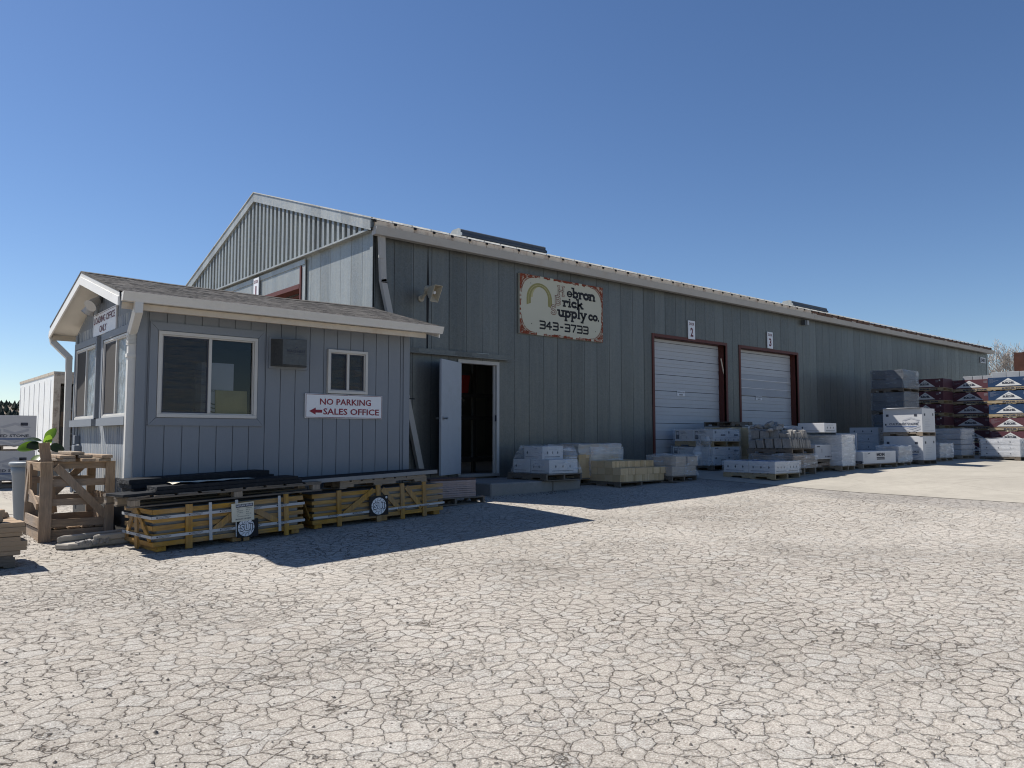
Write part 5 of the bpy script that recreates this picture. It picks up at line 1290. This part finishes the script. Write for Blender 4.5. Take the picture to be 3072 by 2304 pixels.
# low tan block pallet in front
zz = gz(4.8, -1.4) - .03
pallet(4.22, -1.88, 1.28, .98, 'pallet under the low stack of bare tan blocks', zz, .10, M_PALG)
blocks(4.21, -1.89, zz + .104, 20, 5, 1, .062, .195, .125, 'bare tan block in the bottom course of the low pallet stack', 'bottom course of bare tan blocks', vary=.35, setback=[(0, 0)], hide=False)
blocks(4.22, -1.895, zz + .232, 20, 5, 1, .062, .195, .125, 'bare tan block in the middle course of the low pallet stack', 'middle course of bare tan blocks', vary=.35, setback=[(0, 0)], hide=False)
blocks(4.22, -1.69, zz + .360, 19, 4, 1, .062, .195, .125, 'bare tan block in the set-back top course of the low pallet stack', 'top course of bare tan blocks', vary=.3, setback=[(0, 0)], hide=False)
# small wrapped pallet of pale stone
zz = gz(6, -1.8)
pallet(5.55, -2.06, .82, .62, 'dark small pallet under the pale wrapped blocks left of door two', zz - .01, .115, M_PALG)
for k_ in range(2):
    for i in range(2):
        for j in range(2):
            carton(5.58 + i * .385 + (.13 if k_ else 0), -2.04 + j * .29, zz + .11 + k_ * .19, .38 - (.06 if k_ else 0), .285, .187, '%s stone bundle, %s, on the small wrapped pallet' % ('upper' if k_ else 'lower', ('left rear', 'right rear')[i] if j else ('left front', 'right front')[i]), surf('pale_stone_bundle', (.40, .33, .26), .85, var=.15, scale=9, bump=.4, stretch=(1, 1, 3)), 'pale stone bundles', None, 'stone_bundle', flaps=False)
wrap(5.56, -2.05, zz + .10, .81, .60, .42, 'loose clear wrap over the small pallet of pale stone bundles', M_FILM, .035)
# two-tier white cartons in front of door two
BX, BY = 8.12, -1.25; zz = gz(8.6, -.7) - .02
pallet(BX, BY, 1.05, 1.18, 'pallet at the bottom of the two-tier white carton stack by door two', zz, .12, M_PALG)
for j in range(2):
    for i in range(2):
        carton(BX + .01 + i * .515, BY + .01 + j * .575, zz + .122, .51, .57, .215, 'white labelled carton of the lowest layer by door two, %s' % (('front left', 'rear left')[j] if i == 0 else ('front right', 'rear right')[j]), printer=pr_label, group='cartons of the two-tier stack')
        carton(BX + .01 + i * .515, BY + .01 + j * .575, zz + .34, .51, .57, .19, 'white labelled carton of the second layer by door two, %s' % (('front left', 'rear left')[j] if i == 0 else ('front right', 'rear right')[j]), printer=pr_tag if (i, j) == (0, 0) else pr_label, group='cartons of the two-tier stack')
wrap(BX, BY, zz + .12, 1.04, 1.17, .42, 'milky stretch wrap round the lower tier of white cartons by door two', M_FILM, .012, top=False)
pallet(BX + .02, BY + .02, 1.08, 1.10, 'fresh yellow pallet between the two tiers of white cartons by door two', zz + .535, .13, M_PALY)
for j in range(2):
    for i in range(2):
        carton(BX + .03 + i * .525, BY + .03 + j * .54, zz + .668, .52, .535, .265, 'white labelled carton of the upper tier by door two, %s' % (('front left', 'rear left')[j] if i == 0 else ('front right', 'rear right')[j]), printer=pr_label, group='cartons of the two-tier stack')
wrap(BX + .02, BY + .02, zz + .66, 1.06, 1.09, .285, 'crumpled clear wrap over the upper tier of white cartons by door two', M_FILM, .03)
wrap(BX - .05, BY + .1, zz + .1, .10, .3, .62, 'torn hanging strip of wrap at the left corner of the two-tier cartons', M_FILMM, .06, top=False)
# tan stack and spare pallet behind it
zb = gz(9.8, -.5)
pallet(9.3, -.95, .9, .8, 'empty pallet lying on the tan block pile between the roll-up doors', zb + .95, .11, M_PALG, along='x')
blocks(9.32, -.93, zb, 4, 3, 4, .215, .255, .23, 'tan block of the pile between the two roll-up doors', 'tan blocks between the roll-up doors')
blocks(10.25, -.75, zb + .0, 3, 2, 4, .2, .3, .225, 'brown banded block right of the tan pile between the doors', 'brown blocks between the roll-up doors', mat=M_BSTONE)
# low white carton pallet in the foreground
zz = gz(7.7, -2.7) - .01; WX, WY = 7.27, -3.27
pallet(WX, WY, .98, 1.22, 'fresh pallet under the low white printed cartons nearest the sunlight', zz, .12, M_PALY)
for j in range(2):
    for i in range(2):
        carton(WX + .015 + i * .475, WY + .015 + j * .595, zz + .123, .47, .59, .235, 'low white printed carton on the fresh pallet, %s' % (('front left', 'rear left')[j] if i == 0 else ('front right', 'rear right')[j]), printer=pr_marks(3), group='low white printed cartons')
for i in range(3): solo(MB().box(0, .40, 0, .15, 0, .012, M_INKB), 'blue_flap', ('nearest', 'middle', 'farthest')[i] + ' dark blue flap lying on the low white cartons', 'flap', (WX + .12 + .1 * i, WY + .15 + .35 * i, zz + .362), 'dark blue flaps', (.0, .02, .15 * i - .1))
wrap(WX + .005, WY + .005, zz + .11, .965, 1.20, .255, 'clear stretch wrap round the low white printed cartons', M_FILM, .01, top=False)
# grey natural stones on two pallets
SX, SY = 8.26, -3.10; zz = gz(8.7, -2.6) - .01
pallet(SX, SY, .97, .97, 'lowest pallet under the wrapped brown stone by door three', zz, .17, M_PAL)
def stones(x, y, z, w, d, n, hmin, hmax, mat, label, group, rows):
    for r in range(rows):
        xx = x
        while xx < x + w - .03:
            t_ = rnd.uniform(.03, .075); h_ = rnd.uniform(hmin, hmax); dd = d / rows * rnd.uniform(.75, .98)
            b = MB(); tp = [rnd.uniform(-.02, .02) for _ in range(4)]; L = rnd.uniform(-.04, .04)
            b.add([(0, 0, 0), (t_, .01, 0), (t_, dd, 0), (0, dd - .01, 0), (L, rnd.uniform(0, .03), h_ + tp[0]), (t_ + L, rnd.uniform(0, .03), h_ + tp[1]), (t_ + L, dd - .01, h_ + tp[2]), (L, dd, h_ + tp[3])], [(3, 2, 1, 0), (4, 5, 6, 7), (0, 1, 5, 4), (1, 2, 6, 5), (2, 3, 7, 6), (3, 0, 4, 7)], mat)
            solo(b, 'standing_stone', label, 'stone', (xx, y + r * d / rows + rnd.uniform(0, .01), z), group, (0, rnd.uniform(-.16, .1), rnd.uniform(-.06, .06)), .005)
            xx += t_ + .006
b = MB()
for i in range(5): b.box(-.01 * (i % 2), .96 + rnd.uniform(-.02, .02), rnd.uniform(-.015, .01), .95, i * .052, i * .052 + .049, M_BSTONE, .008)
solo(b, 'stone_bundle', 'wrapped bundle of flat brown stone beneath the standing grey stones', 'stone bundle', (SX, SY, zz + .175), bevel=.006)
wrap(SX - .01, SY - .01, zz + .15, .99, .97, .30, 'clear wrap round the bundle of flat brown stone', M_FILM, .035)
pallet(SX - .02, SY - .0, .92, 1.08, 'rough pallet under the standing grey natural stones', zz + .45, .12, M_PALG)
stones(SX - .02, SY + .02, zz + .575, .86, 1.04, 0, .17, .21, M_STONE, 'upright grey natural stone in the lower row by door three', 'lower row of standing grey stones', 5)
stones(SX + .03, SY + .08, zz + .775, .78, .95, 0, .13, .19, M_STONE, 'upright grey natural stone in the upper row by door three', 'upper row of standing grey stones', 4)
for i in range(16):
    s_ = rnd.uniform(.07, .13); b = MB(); b.box(0, s_ * 1.6, 0, s_, 0, s_ * .8, M_STONE, .025)
    solo(b, 'loose_stone', 'loose grey stone heaped on top of the standing stones by door three', 'stone', (SX + rnd.uniform(.02, .6), SY + rnd.uniform(.3, .95), zz + .93 + rnd.uniform(0, .10)), 'heaped loose grey stones', (rnd.uniform(-.4, .4), rnd.uniform(-.4, .4), rnd.uniform(0, 3)), .012)
b = MB(); b.box(0, .8, 0, .7, 0, .95, M_BSTONE, .01); solo(b, 'stone_block', 'wrapped greyish stone block between the standing stones and the tall wrapped stack', 'stone', (9.45, -2.05, gz(9.8, -1.8)), bevel=.02)
wrap(9.43, -2.07, gz(9.8, -1.8), .84, .74, 1.0, 'stretch wrap round the greyish stone block behind the picture carton', M_FILMM, .02)
# carton with a printed picture end
zz = gz(9.8, -2.7); PXX, PYY = 9.44, -2.98
pallet(PXX, PYY + .03, .76, .6, 'old pallet under the carton with the printed picture', zz - .01, .12, M_PALG)
for i in range(6): solo(MB().box(0, rnd.uniform(.25, .4), 0, .25, 0, .075, M_BSTONE, .02), 'brown_stone', 'brown stone in the rough layer under the picture carton', 'stone', (PXX + (i % 3) * .25 + rnd.uniform(0, .03), PYY + .04 + (i // 3) * .27, zz + .115 + rnd.uniform(0, .03)), 'brown stones under the picture carton', (rnd.uniform(-.1, .1), rnd.uniform(-.1, .1), rnd.uniform(-.2, .2)), .01)
solo(MB().box(0, .74, 0, .5, 0, .06, M_PALG['x']), 'packing_board', 'flat boards between brown stone and the picture carton', 'board', (PXX, PYY + .03, zz + .215))
def pr_pic(k, fr, lf, w, d, h):
    fr = Plane((0, -.0015, 0), X, Z); k.rect(fr, .02, .02, w - .02, h - .02, M_CARDG)
    k.rect(fr, w * .08, h * .83, w * .24, h * .92, M_INKD, .003)
    for q in range(5): k.poly(fr, [(w * (.1 + .06 * q), h * .33), (w * (.15 + .06 * q), h * .33), (w * (.15 + .06 * q), h * (.5 + .07 * q)), (w * (.1 + .06 * q), h * (.45 + .07 * q))], M_INK_SHADE, .003)
    k.rect(fr, w * .33, h * .45, w * .36, h * .72, M_INKD, .004)
    for q in range(3): k.rect(fr, w * (.05 + .15 * q), h * .08, w * (.18 + .15 * q), h * .2, M_INK_SHADE, .003)
    k.rect(fr, w * .5, h * .07, w * .93, h * .28, M_INK_SHADE, .003)
    for q in range(5): k.rect(fr, w * (.53 + .08 * q), h * .12, w * (.58 + .08 * q), h * .22, M_INKD, .004)
carton(PXX - .02, PYY - .005, zz + .278, .78, .5, .32, 'white carton with a printed picture end beside the tall wrapped stack', printer=pr_pic, group='white cartons by the wall')
# tall wrapped white stack
zz = gz(10.4, -2.7) - .01; TX, TY = 10.13, -3.23
pallet(TX - .02, TY, .64, 1.1, 'small pallet under the tall wrapped white cartons', zz, .115, M_PAL)
for i in range(4): carton(TX, TY + .01, zz + .118 + i * .168, .58, 1.05, .166, ('bottom', 'second', 'third', 'top')[i] + ' long white carton in the tall wrapped stack', printer=pr_tag if i == 3 else None, group='long white wrapped cartons', flaps=False)
wrap(TX - .005, TY, zz + .1, .59, 1.07, .70, 'crinkled milky wrap round the tall white carton stack', M_FILMM, .012)
carton(9.72, -3.05, zz + .86, .60, .62, .21, 'white flat carton lying loose on top of the tall wrapped stack', printer=pr_marks(1), group='white cartons by the wall', rot=.05)
wrap(9.58, -2.45, zz + .45, .6, .7, .36, 'bulging wrap over goods left of the tall wrapped stack', M_FILMM, .04)
b = MB(); b.box(0, .55, 0, .62, 0, .8, M_CARDG, .01); solo(b, 'grey_carton', 'grey carton hidden in wrap left of the tall white stack', 'carton', (9.6, -2.42, zz), bevel=.01)
# long low printed carton
zz = gz(11.8, -3) - .0; 
pallet(10.98, -3.31, 1.80, .8, 'long low pallet under the white carton with the dark printed emblem', zz - .01, .12, M_PAL)
def pr_emb(k, fr, lf, w, d, h):
    fr = Plane((0, -.0015, 0), X, Z); lf = Plane((-.0015, d, 0), (0, -1, 0), Z)
    k.text(fr, 'MDM', h * .34, w * .52, h * .62, M_INKD, width=w * .24, bold=.05); k.rect(fr, w * .4, h * .43, w * .64, h * .53, M_INKD); k.rect(fr, w * .4, h * .30, w * .64, h * .40, M_INKD)
    for q in range(5): k.rect(fr, w * .04, h * (.5 + .08 * q), w * (.1 + .05 * (q % 2)), h * (.53 + .08 * q), M_INK_SHADE)
    k.poly(fr, [(w * .14, h * .78), (w * .2, h * .84), (w * .2, h * .9), (w * .14, h * .84)], M_INKD)
    k.stroke(lf, arc(d * .95, h * .45, d * .3, h * .3, 150, 280, 8), .022, M_INKD); k.stroke(lf, [(d * .62, h * .12), (d * .95, h * .2), (d * .95, h * .05), (d * .62, h * .12)], .02, M_INKD)
    for q in range(3): k.rect(fr, w * .7, h * (.55 + .1 * q), w * .82, h * (.58 + .1 * q), M_INK_SHADE)
carton(10.99, -3.30, zz + .112, 1.72, .78, .28, 'long low white carton with a dark printed emblem, beside the tall wrapped stack', printer=pr_emb, group='white cartons by the wall')
# wooden frame and grey cartons behind
zz = gz(13.3, -1.8)
t = thing('upright_pallet', 'pale wooden pallet standing upright before the grey wrapped cartons', 'pallet', (13.1, -2.1, zz))
for q in ((-.45, 0, .0, .05), (0, .45, 0, .05)): pass
k = MB(); k.box(13.1, 13.13, -2.15, -2.10, zz, zz + .78, M_CARDW); k.box(13.1, 13.13, -1.65, -1.60, zz, zz + .78, M_CARDW); k.box(13.1, 13.13, -2.099, -1.651, zz + .72, zz + .78, M_CARDW); k.build('frame', t)
MB().box(13.131, 13.15, -2.15, -1.6, zz, zz + .76, M_BSTONE).build('backing', t)
for i in range(4):
    carton(14.6, -2.05, gz(15, -1.6) + .06 + i * .215, .8, 1.15 if i < 3 else .8, .212, ('lowest', 'second', 'third', 'top')[i] + ' grey-white wrapped carton behind the stacked printed cartons', M_CARDG, 'grey wrapped cartons', pr_marks(3), flaps=False)
wrap(14.58, -2.08, gz(15, -1.6) + .05, .84, 1.2, .66, 'stretch wrap round the grey-white cartons behind the printed stack', M_FILM, .02)
zz = gz(13.5, -3)
pallet(13.05, -3.18, .85, .6, 'pallet under the wrapped stone bundle left of the stacked printed cartons', zz - .01, .11, M_PAL)
b = MB()
for i in range(7): b.box(0, .70, 0, .5, i * .053, i * .053 + .05, M_LGREY, .008)
solo(b, 'stone_bundle', 'white wrapped stone bundle left of the stacked printed cartons', 'stone bundle', (13.16, -3.16, zz + .105), bevel=.006)
wrap(13.14, -3.18, zz + .07, .74, .54, .43, 'milky stretch wrap bunched over the stone bundle left of the printed cartons', M_FILMM, .03)
# stacked printed cartons
zz = gz(14.7, -2.8) - .01; QX, QY = 14.31, -3.32
pallet(QX, QY, .84, 1.03, 'pallet under the lower of the two big printed white cartons', zz, .11, M_PALG)
carton(QX + .01, QY + .01, zz + .113, .81, 1.0, .62, 'lower big white printed carton partly behind the wrapped bundle', printer=pr_cultured, group='big printed white cartons')
pallet(QX, QY, .84, 1.03, 'pallet between the two big printed white cartons', zz + .735, .10, M_PAL)
carton(QX + .01, QY + .01, zz + .838, .81, 1.0, .62, 'upper big white printed carton crossed by the shadow edge', printer=pr_cultured, group='big printed white cartons')
solo(MB().box(-.05, .9, .0, .95, 0, .012, M_CARDW, .012), 'cover_sheet', 'white sheet lying on the upper big printed carton', 'sheet', (QX, QY + .02, zz + 1.461))
# dark wrapped tower
zz = gz(17.5, -1.3); DX, DY = 17.05, -1.72
for i in range(4):
    zt = zz + i * .66 + .0
    pallet(DX - .04, DY - .03, 1.1, .98, ('bottom', 'second', 'third', 'top')[i] + ' pallet in the tall dark grey wrapped tower', zt, .11, M_PALG)
    for q in range(2):
        b = MB(); b.box(0, 1.0, 0, .92, 0, .265, M_DGREY, .015)
        solo(b, 'wrapped_block', 'dark grey wrapped load, %s half of the %s tier of the tall tower' % (('lower', 'upper')[q], ('bottom', 'second', 'third', 'top')[i]), 'wrapped load', (DX + rnd.uniform(-.01, .02), DY + rnd.uniform(-.01, .01), zt + .113 + q * .27), 'dark wrapped loads', bevel=.02)
    wrap(DX - .01, DY - .02, zt + .1, 1.04, .96, .55, 'shiny wrap round the %s tier of the tall dark tower' % ('bottom', 'second', 'third', 'top')[i], film('dark_stretch_film', .55, (.28, .30, .33)), .02)
# stacks of stone-brand cartons with triangle labels
M_PALE_TRI = surf('pale_label', (.62, .62, .60), .5, var=.03, bump=0)
def pr_tri(k, fr, lf, w, d, h):
    lf = Plane((-.0015, d, 0), (0, -1, 0), Z)
    k.poly(lf, [(d * .16, h * .10), (d * .76, h * .10), (d * .46, h * .90)], M_PALE_TRI)
    k.text(lf, 'BUECHEL', h * .26, d * .46, h * .32, M_INKD, width=d * .27, bold=.06, h=.004)
    k.stroke(lf, [(d * .32, h * .3), (d * .6, h * .3)], .008, M_INKD, .004); k.stroke(lf, [(d * .38, h * .56), (d * .46, h * .68), (d * .54, h * .56)], .008, M_INKD, .004)
    for q in range(5): k.rect(lf, d * .04, h * (.45 + .1 * q), d * (.12 + .06 * ((q * 7) % 3)), h * (.46 + .1 * q), M_INK_SHADE)
    for q in range(3): k.rect(lf, d * .78, h * (.6 + .09 * q), d * .86, h * (.62 + .09 * q), M_INK_SHADE)
    k.rect(lf, d * .88, h * .72, d * .92, h * .86, M_PALE_TRI); k.rect(lf, d * .885, h * .1, d * .905, h * .16, M_PALE_TRI)
def tri_stack(x, y, z, w, d, cols, where, levels):
    P_ = .433
    for i in range(levels):
        zt = z + i * P_; o_ = ['lowest', 'second', 'third', 'fourth', 'fifth', 'topmost'][i] if i < levels - 1 else 'topmost'
        t = pallet(x, y, w, d, '%s pallet of the %s' % (o_, where), zt, .115, M_PALY, group='pallets of the labelled carton stacks')
        k = MB(); lf = Plane((-.004, d, 0), (0, -1, 0), Z); k.slab(lf, [(0, .03), (d, .03), (d, .112), (0, .112)], M_PALY['y'], -.004, 0); k.text(lf, 'BUECHEL STONE', .06, d * .58, .045, M_INKD, width=d * .52, bold=.06, h=.002); k.build('name_board', t, True)
        col = cols[i]; c = carton(x + .01, y + .005, zt + .118, w - .02, d - .01, .305, '%s %s carton with white triangle label in the %s' % (o_, 'blue' if col is M_BLUE else 'maroon', where), col, 'labelled stone cartons', pr_tri)
tri_stack(21.5, -1.2, gz(21.8, -.7), .85, 1.1, [M_MAROON] * 6, 'shaded stack nearest the warehouse wall', 6)
tri_stack(22.5, -2.42, gz(23, -1.8), .95, 1.40, [M_MAROON] * 6, 'middle stack half crossed by shadow', 6)
tri_stack(21.2, -3.93, gz(21.7, -3.3), 1.0, 1.28, [M_MAROON, M_MAROON, M_MAROON, M_BLUE, M_BLUE, M_BLUE], 'rightmost stack', 6)
for i, (x, y, w_, d_, zt) in enumerate(((22.6, -2.36, .8, .30, 3.10), (22.6, -2.05, .8, .30, 3.10), (22.6, -1.74, .8, .30, 3.10), (21.3, -3.90, .8, .36, 3.09), (21.3, -3.53, .8, .36, 3.09), (21.3, -3.16, .8, .40, 3.09))):
    solo(MB().box(0, w_, 0, d_, 0, .19, M_BLOCKG, .003), 'grey_block', '%s grey concrete block on top of the %s stack' % (('right', 'middle', 'left')[i % 3], 'middle maroon' if i < 3 else 'rightmost blue'), 'block', (x, y, zt), 'grey blocks on the carton stacks', bevel=.006)
# wrapped pallets around the stacks
zz = gz(17, -2.8)
pallet(16.35, -2.95, .95, .9, 'pallet under the pale wrapped bundle right of the big printed cartons', zz, .10, M_PAL)
b = MB()
for i in range(5): b.box(0, .9, 0, .8, i * .077, i * .077 + .074, M_LGREY, .008)
solo(b, 'stone_bundle', 'pale wrapped stone bundle right of the big printed cartons', 'stone bundle', (16.38, -2.92, zz + .104), bevel=.008)
wrap(16.36, -2.94, zz + .09, .94, .84, .41, 'milky wrap round the pale bundle right of the big printed cartons', M_FILMM, .02)
zz = gz(19, -2.4)
pallet(18.55, -2.75, 1.0, 1.0, 'pallet under the taller grey wrapped bundle before the carton stacks', zz, .11, M_PAL)
for i in range(5): solo(MB().box(0, .95, 0, .93, 0, .155, M_LGREY, .012), 'wrapped_block', '%s layer of the taller grey wrapped bundle before the carton stacks' % ('lowest', 'second', 'third', 'fourth', 'top')[i], 'wrapped load', (18.57 + rnd.uniform(-.01, .01), -2.72, zz + .113 + i * .158), 'grey wrapped layers', bevel=.012)
wrap(18.55, -2.74, zz + .1, .99, .97, .82, 'crinkled wrap round the taller grey bundle before the carton stacks', M_FILM, .02)
zz = gz(20, -3.4); RX, RY = 19.6, -3.97
pallet(RX, RY, 1.1, 1.12, 'pallet under the white cartons at the right edge of the photo', zz - .01, .11, M_PALG)
for i in range(3): carton(RX + .02, RY + .02, zz + .103 + i * .175, 1.05, 1.06, .172, ('lowest', 'middle', 'top')[i] + ' white carton in the low sunlit stack at the right edge', printer=pr_marks(3), group='low white cartons at the right edge', flaps=False)
wrap(RX + .01, RY + .01, zz + .09, 1.07, 1.08, .56, 'shiny wrap round the low white carton stack at the right edge', M_FILM, .018)
# rusty steel rack
t = thing('steel_rack', 'rusty brown steel column and beams at the right edge behind the carton stacks', 'rack', (27.6, -1.7, gz(27.6, -1.7)))
for x, y in ((27.5, -1.75), (29.2, -4.2)):
    k = MB(); z0 = gz(x, y); k.box(x, x + .30, y - .17, y - .15, z0, 4.48, M_RUST); k.box(x, x + .30, y + .15, y + .17, z0, 4.48, M_RUST); k.box(x + .14, x + .16, y - .149, y + .149, z0, 4.47, M_RUST); k.box(x - .006, x - .001, y - .17, y + .17, z0, 4.46, M_RUST); k.build('column', t)
k = MB(); k.bar((27.75, -1.95, 4.15), (29.3, -4.1, 4.15), .15, .3, M_RUST); k.bar((27.75, -1.95, 3.1), (29.3, -4.1, 3.1), .1, .2, M_RUST); k.build('beam', t)
k = MB(); k.bar((27.46, -1.62, 3.75), (27.46, -1.85, 3.55), .03, .03, M_DARK); k.build('bracket', t)
# bare trees
def bare_tree(x, y, h, label, seed):
    r = random.Random(seed); z0 = gz(x, y); t = thing('bare_tree', label, 'tree', (x, y, z0), 'bare trees beyond the yard')
    tr, tw = MB(), MB()
    def grow(p, d, L, rad, lev):
        n = 3; pts = [p]
        for i in range(n):
            d = (d + Vector((r.gauss(0, .13), r.gauss(0, .13), r.gauss(.06, .06)))).normalized(); pts.append(pts[-1] + d * L / n)
        (tr if lev < 2 else tw).tube(pts, rad, M_BARK if lev < 2 else M_TWIG, 5 if lev < 2 else 3, rad * .62, cap=False)
        if lev >= 6: return
        for i in range(r.choice((3, 3, 4)) if lev < 4 else r.choice((2, 3))):
            a = pts[r.choice((1, 2, 3, 3))]; nd = (d + Vector((r.gauss(0, .42), r.gauss(0, .42), r.gauss(.22, .25)))).normalized()
            grow(a, nd, L * r.uniform(.58, .82), max(.011, rad * .55), lev + 1)
    for q in range(5): grow(Vector((x + r.uniform(-.4, .4), y + r.uniform(-.4, .4), z0)), Vector((r.gauss(0, .35), r.gauss(0, .35), 1)).normalized(), h * .33, .08, 0)
    tr.build('trunk', t); tw.build('crown', t)
bare_tree(45.6, 3.6, 6.6, 'pale leafless tree just right of the warehouse end', 3)
bare_tree(48.6, 3.2, 5.8, 'leafless bushy tree behind the rusty column', 8)
bare_tree(52.5, 1.6, 7.8, 'taller leafless tree at the very right edge of the photo', 5)

# ------------------------------------------------------------------ far left: cartons, trailer
zz = gz(-4, 9.5)
solo(MB().box(0, 3.6, 0, 1.3, 0, .05, M_PAL['x']), 'ground_board', 'weathered boards on the ground under the far left carton stack', 'board', (-7.0, 8.9, zz + .008))
pallet(-4.78, 9.1, 1.33, 1.1, 'lowest pallet under the far left printed cartons', zz + .06, .11, M_PAL)
def pr_cult_f(k, fr, lf, w, d, h):
    fr = Plane((0, -.0015, 0), X, Z)
    k.rect(fr, w * .76, h * .66, w * .87, h * .76, M_INKD); cube_logo(k, fr, w * .68, h * .36, w * .50, M_INK_SHADE)
    k.text(fr, 'CULTURED STONE', h * .12, w * .5, h * .28, M_INKD, width=w * .78, bold=.02, h=.003); k.rect(fr, w * .02, h * .19, w * .9, h * .235, M_INKB, .003); k.rect(fr, w * .04, h * .10, w * .2, h * .115, M_INK_SHADE, .003)
z1 = zz + .172
carton(-4.77, 9.11, z1, 1.30, 1.05, .66, 'lower big printed carton far left behind the trash can', printer=pr_cult_f, group='far left printed cartons')
pallet(-4.78, 9.1, 1.33, 1.1, 'pallet between the two far left printed cartons', z1 + .665, .11, M_PAL)
carton(-4.77, 9.11, z1 + .778, 1.30, 1.05, .68, 'upper big printed carton far left before the white trailer', printer=pr_cult_f, group='far left printed cartons')
t = thing('box_trailer', 'old white box trailer with open dark end behind the office', 'trailer', (-1.0, 18.9, gz(-1, 18)))
TX0, TX1, TY0, TY1, TZ0, TZ1 = -1.96, .55, 15.8, 22.0, .5, 3.14
k = MB(); k.box(TX0, TX0 + .05, TY0, TY1, TZ0, TZ1, M_TRAIL); k.box(TX1 - .05, TX1, TY0, TY1, TZ0, TZ1, M_TRAIL); k.box(TX0 + .051, TX1 - .051, TY1 - .05, TY1, TZ0, TZ1, M_TRAIL); k.box(TX0 + .051, TX1 - .051, TY0 + .02, TY1 - .06, TZ0, TZ0 + .1, M_DARK)
k.build('body', t)
k = MB()
for y in (16.3, 17.3, 18.2, 19.1, 20.0, 21.0, 21.8): k.box(TX0 - .012, TX0 - .001, y, y + .03, TZ0 + .1, TZ1 - .14, M_TRAIL)
k.build('side_rib', t)
MB().box(TX0 - .02, TX1 + .02, TY0 - .02, TY1 + .02, TZ1 + .001, TZ1 + .09, M_TRUST).build('roof', t)
k = MB(); k.box(TX0 - .015, TX0 + .17, TY0 - .05, TY0 - .001, TZ0, TZ1 - .0, M_TRUST); k.box(TX1 - .17, TX1 + .015, TY0 - .05, TY0 - .001, TZ0, TZ1, M_TRUST); k.box(TX0 + .171, TX1 - .171, TY0 - .05, TY0 - .001, TZ1 - .28, TZ1, M_TRUST); k.build('door_frame', t)
k = MB()
for y in (16.6, 20.6, 21.3):
    for x in (TX0 + .12, TX1 - .4): k.lathe((x, y, .5), [(0, 0), (.42, 0), (.45, .04), (.45, .24), (.42, .28), (0, .28)], M_BLACK, 20, 'x')
k.build('wheel', t)
t = thing('hand_truck', 'white tubular hand truck standing in the open end of the trailer', 'hand truck', (-1.4, 15.95, .62))
k = MB()
for x in (-1.52, -1.22): k.tube([(x, 15.95, .62), (x, 15.95, 1.95)], .018, M_FRAMEW)
k.tube([(-1.52, 15.95, 1.95), (-1.47, 15.95, 2.08), (-1.27, 15.95, 2.08), (-1.22, 15.95, 1.95)], .018, M_FRAMEW)
for z in (.9, 1.3, 1.6): k.tube([(-1.52, 15.95, z), (-1.22, 15.95, z)], .014, M_FRAMEW)
k.build('frame', t)
t = thing('shop_board', 'brown lettered board inside the dark open end of the trailer', 'sign', (-1.0, 16.6, 1.3))
k = MB(); pl = front(-1.6, 16.6, 1.5); k.slab(pl, [(0, 0), (1.5, 0), (1.5, .5), (0, .5)], M_CRT['x'], -.02, 0); k.build('panel', t)
k = MB(); k.text(pl, 'SALE', .3, .5, .12, M_RED, width=.8, bold=.03); k.build('lettering', t)
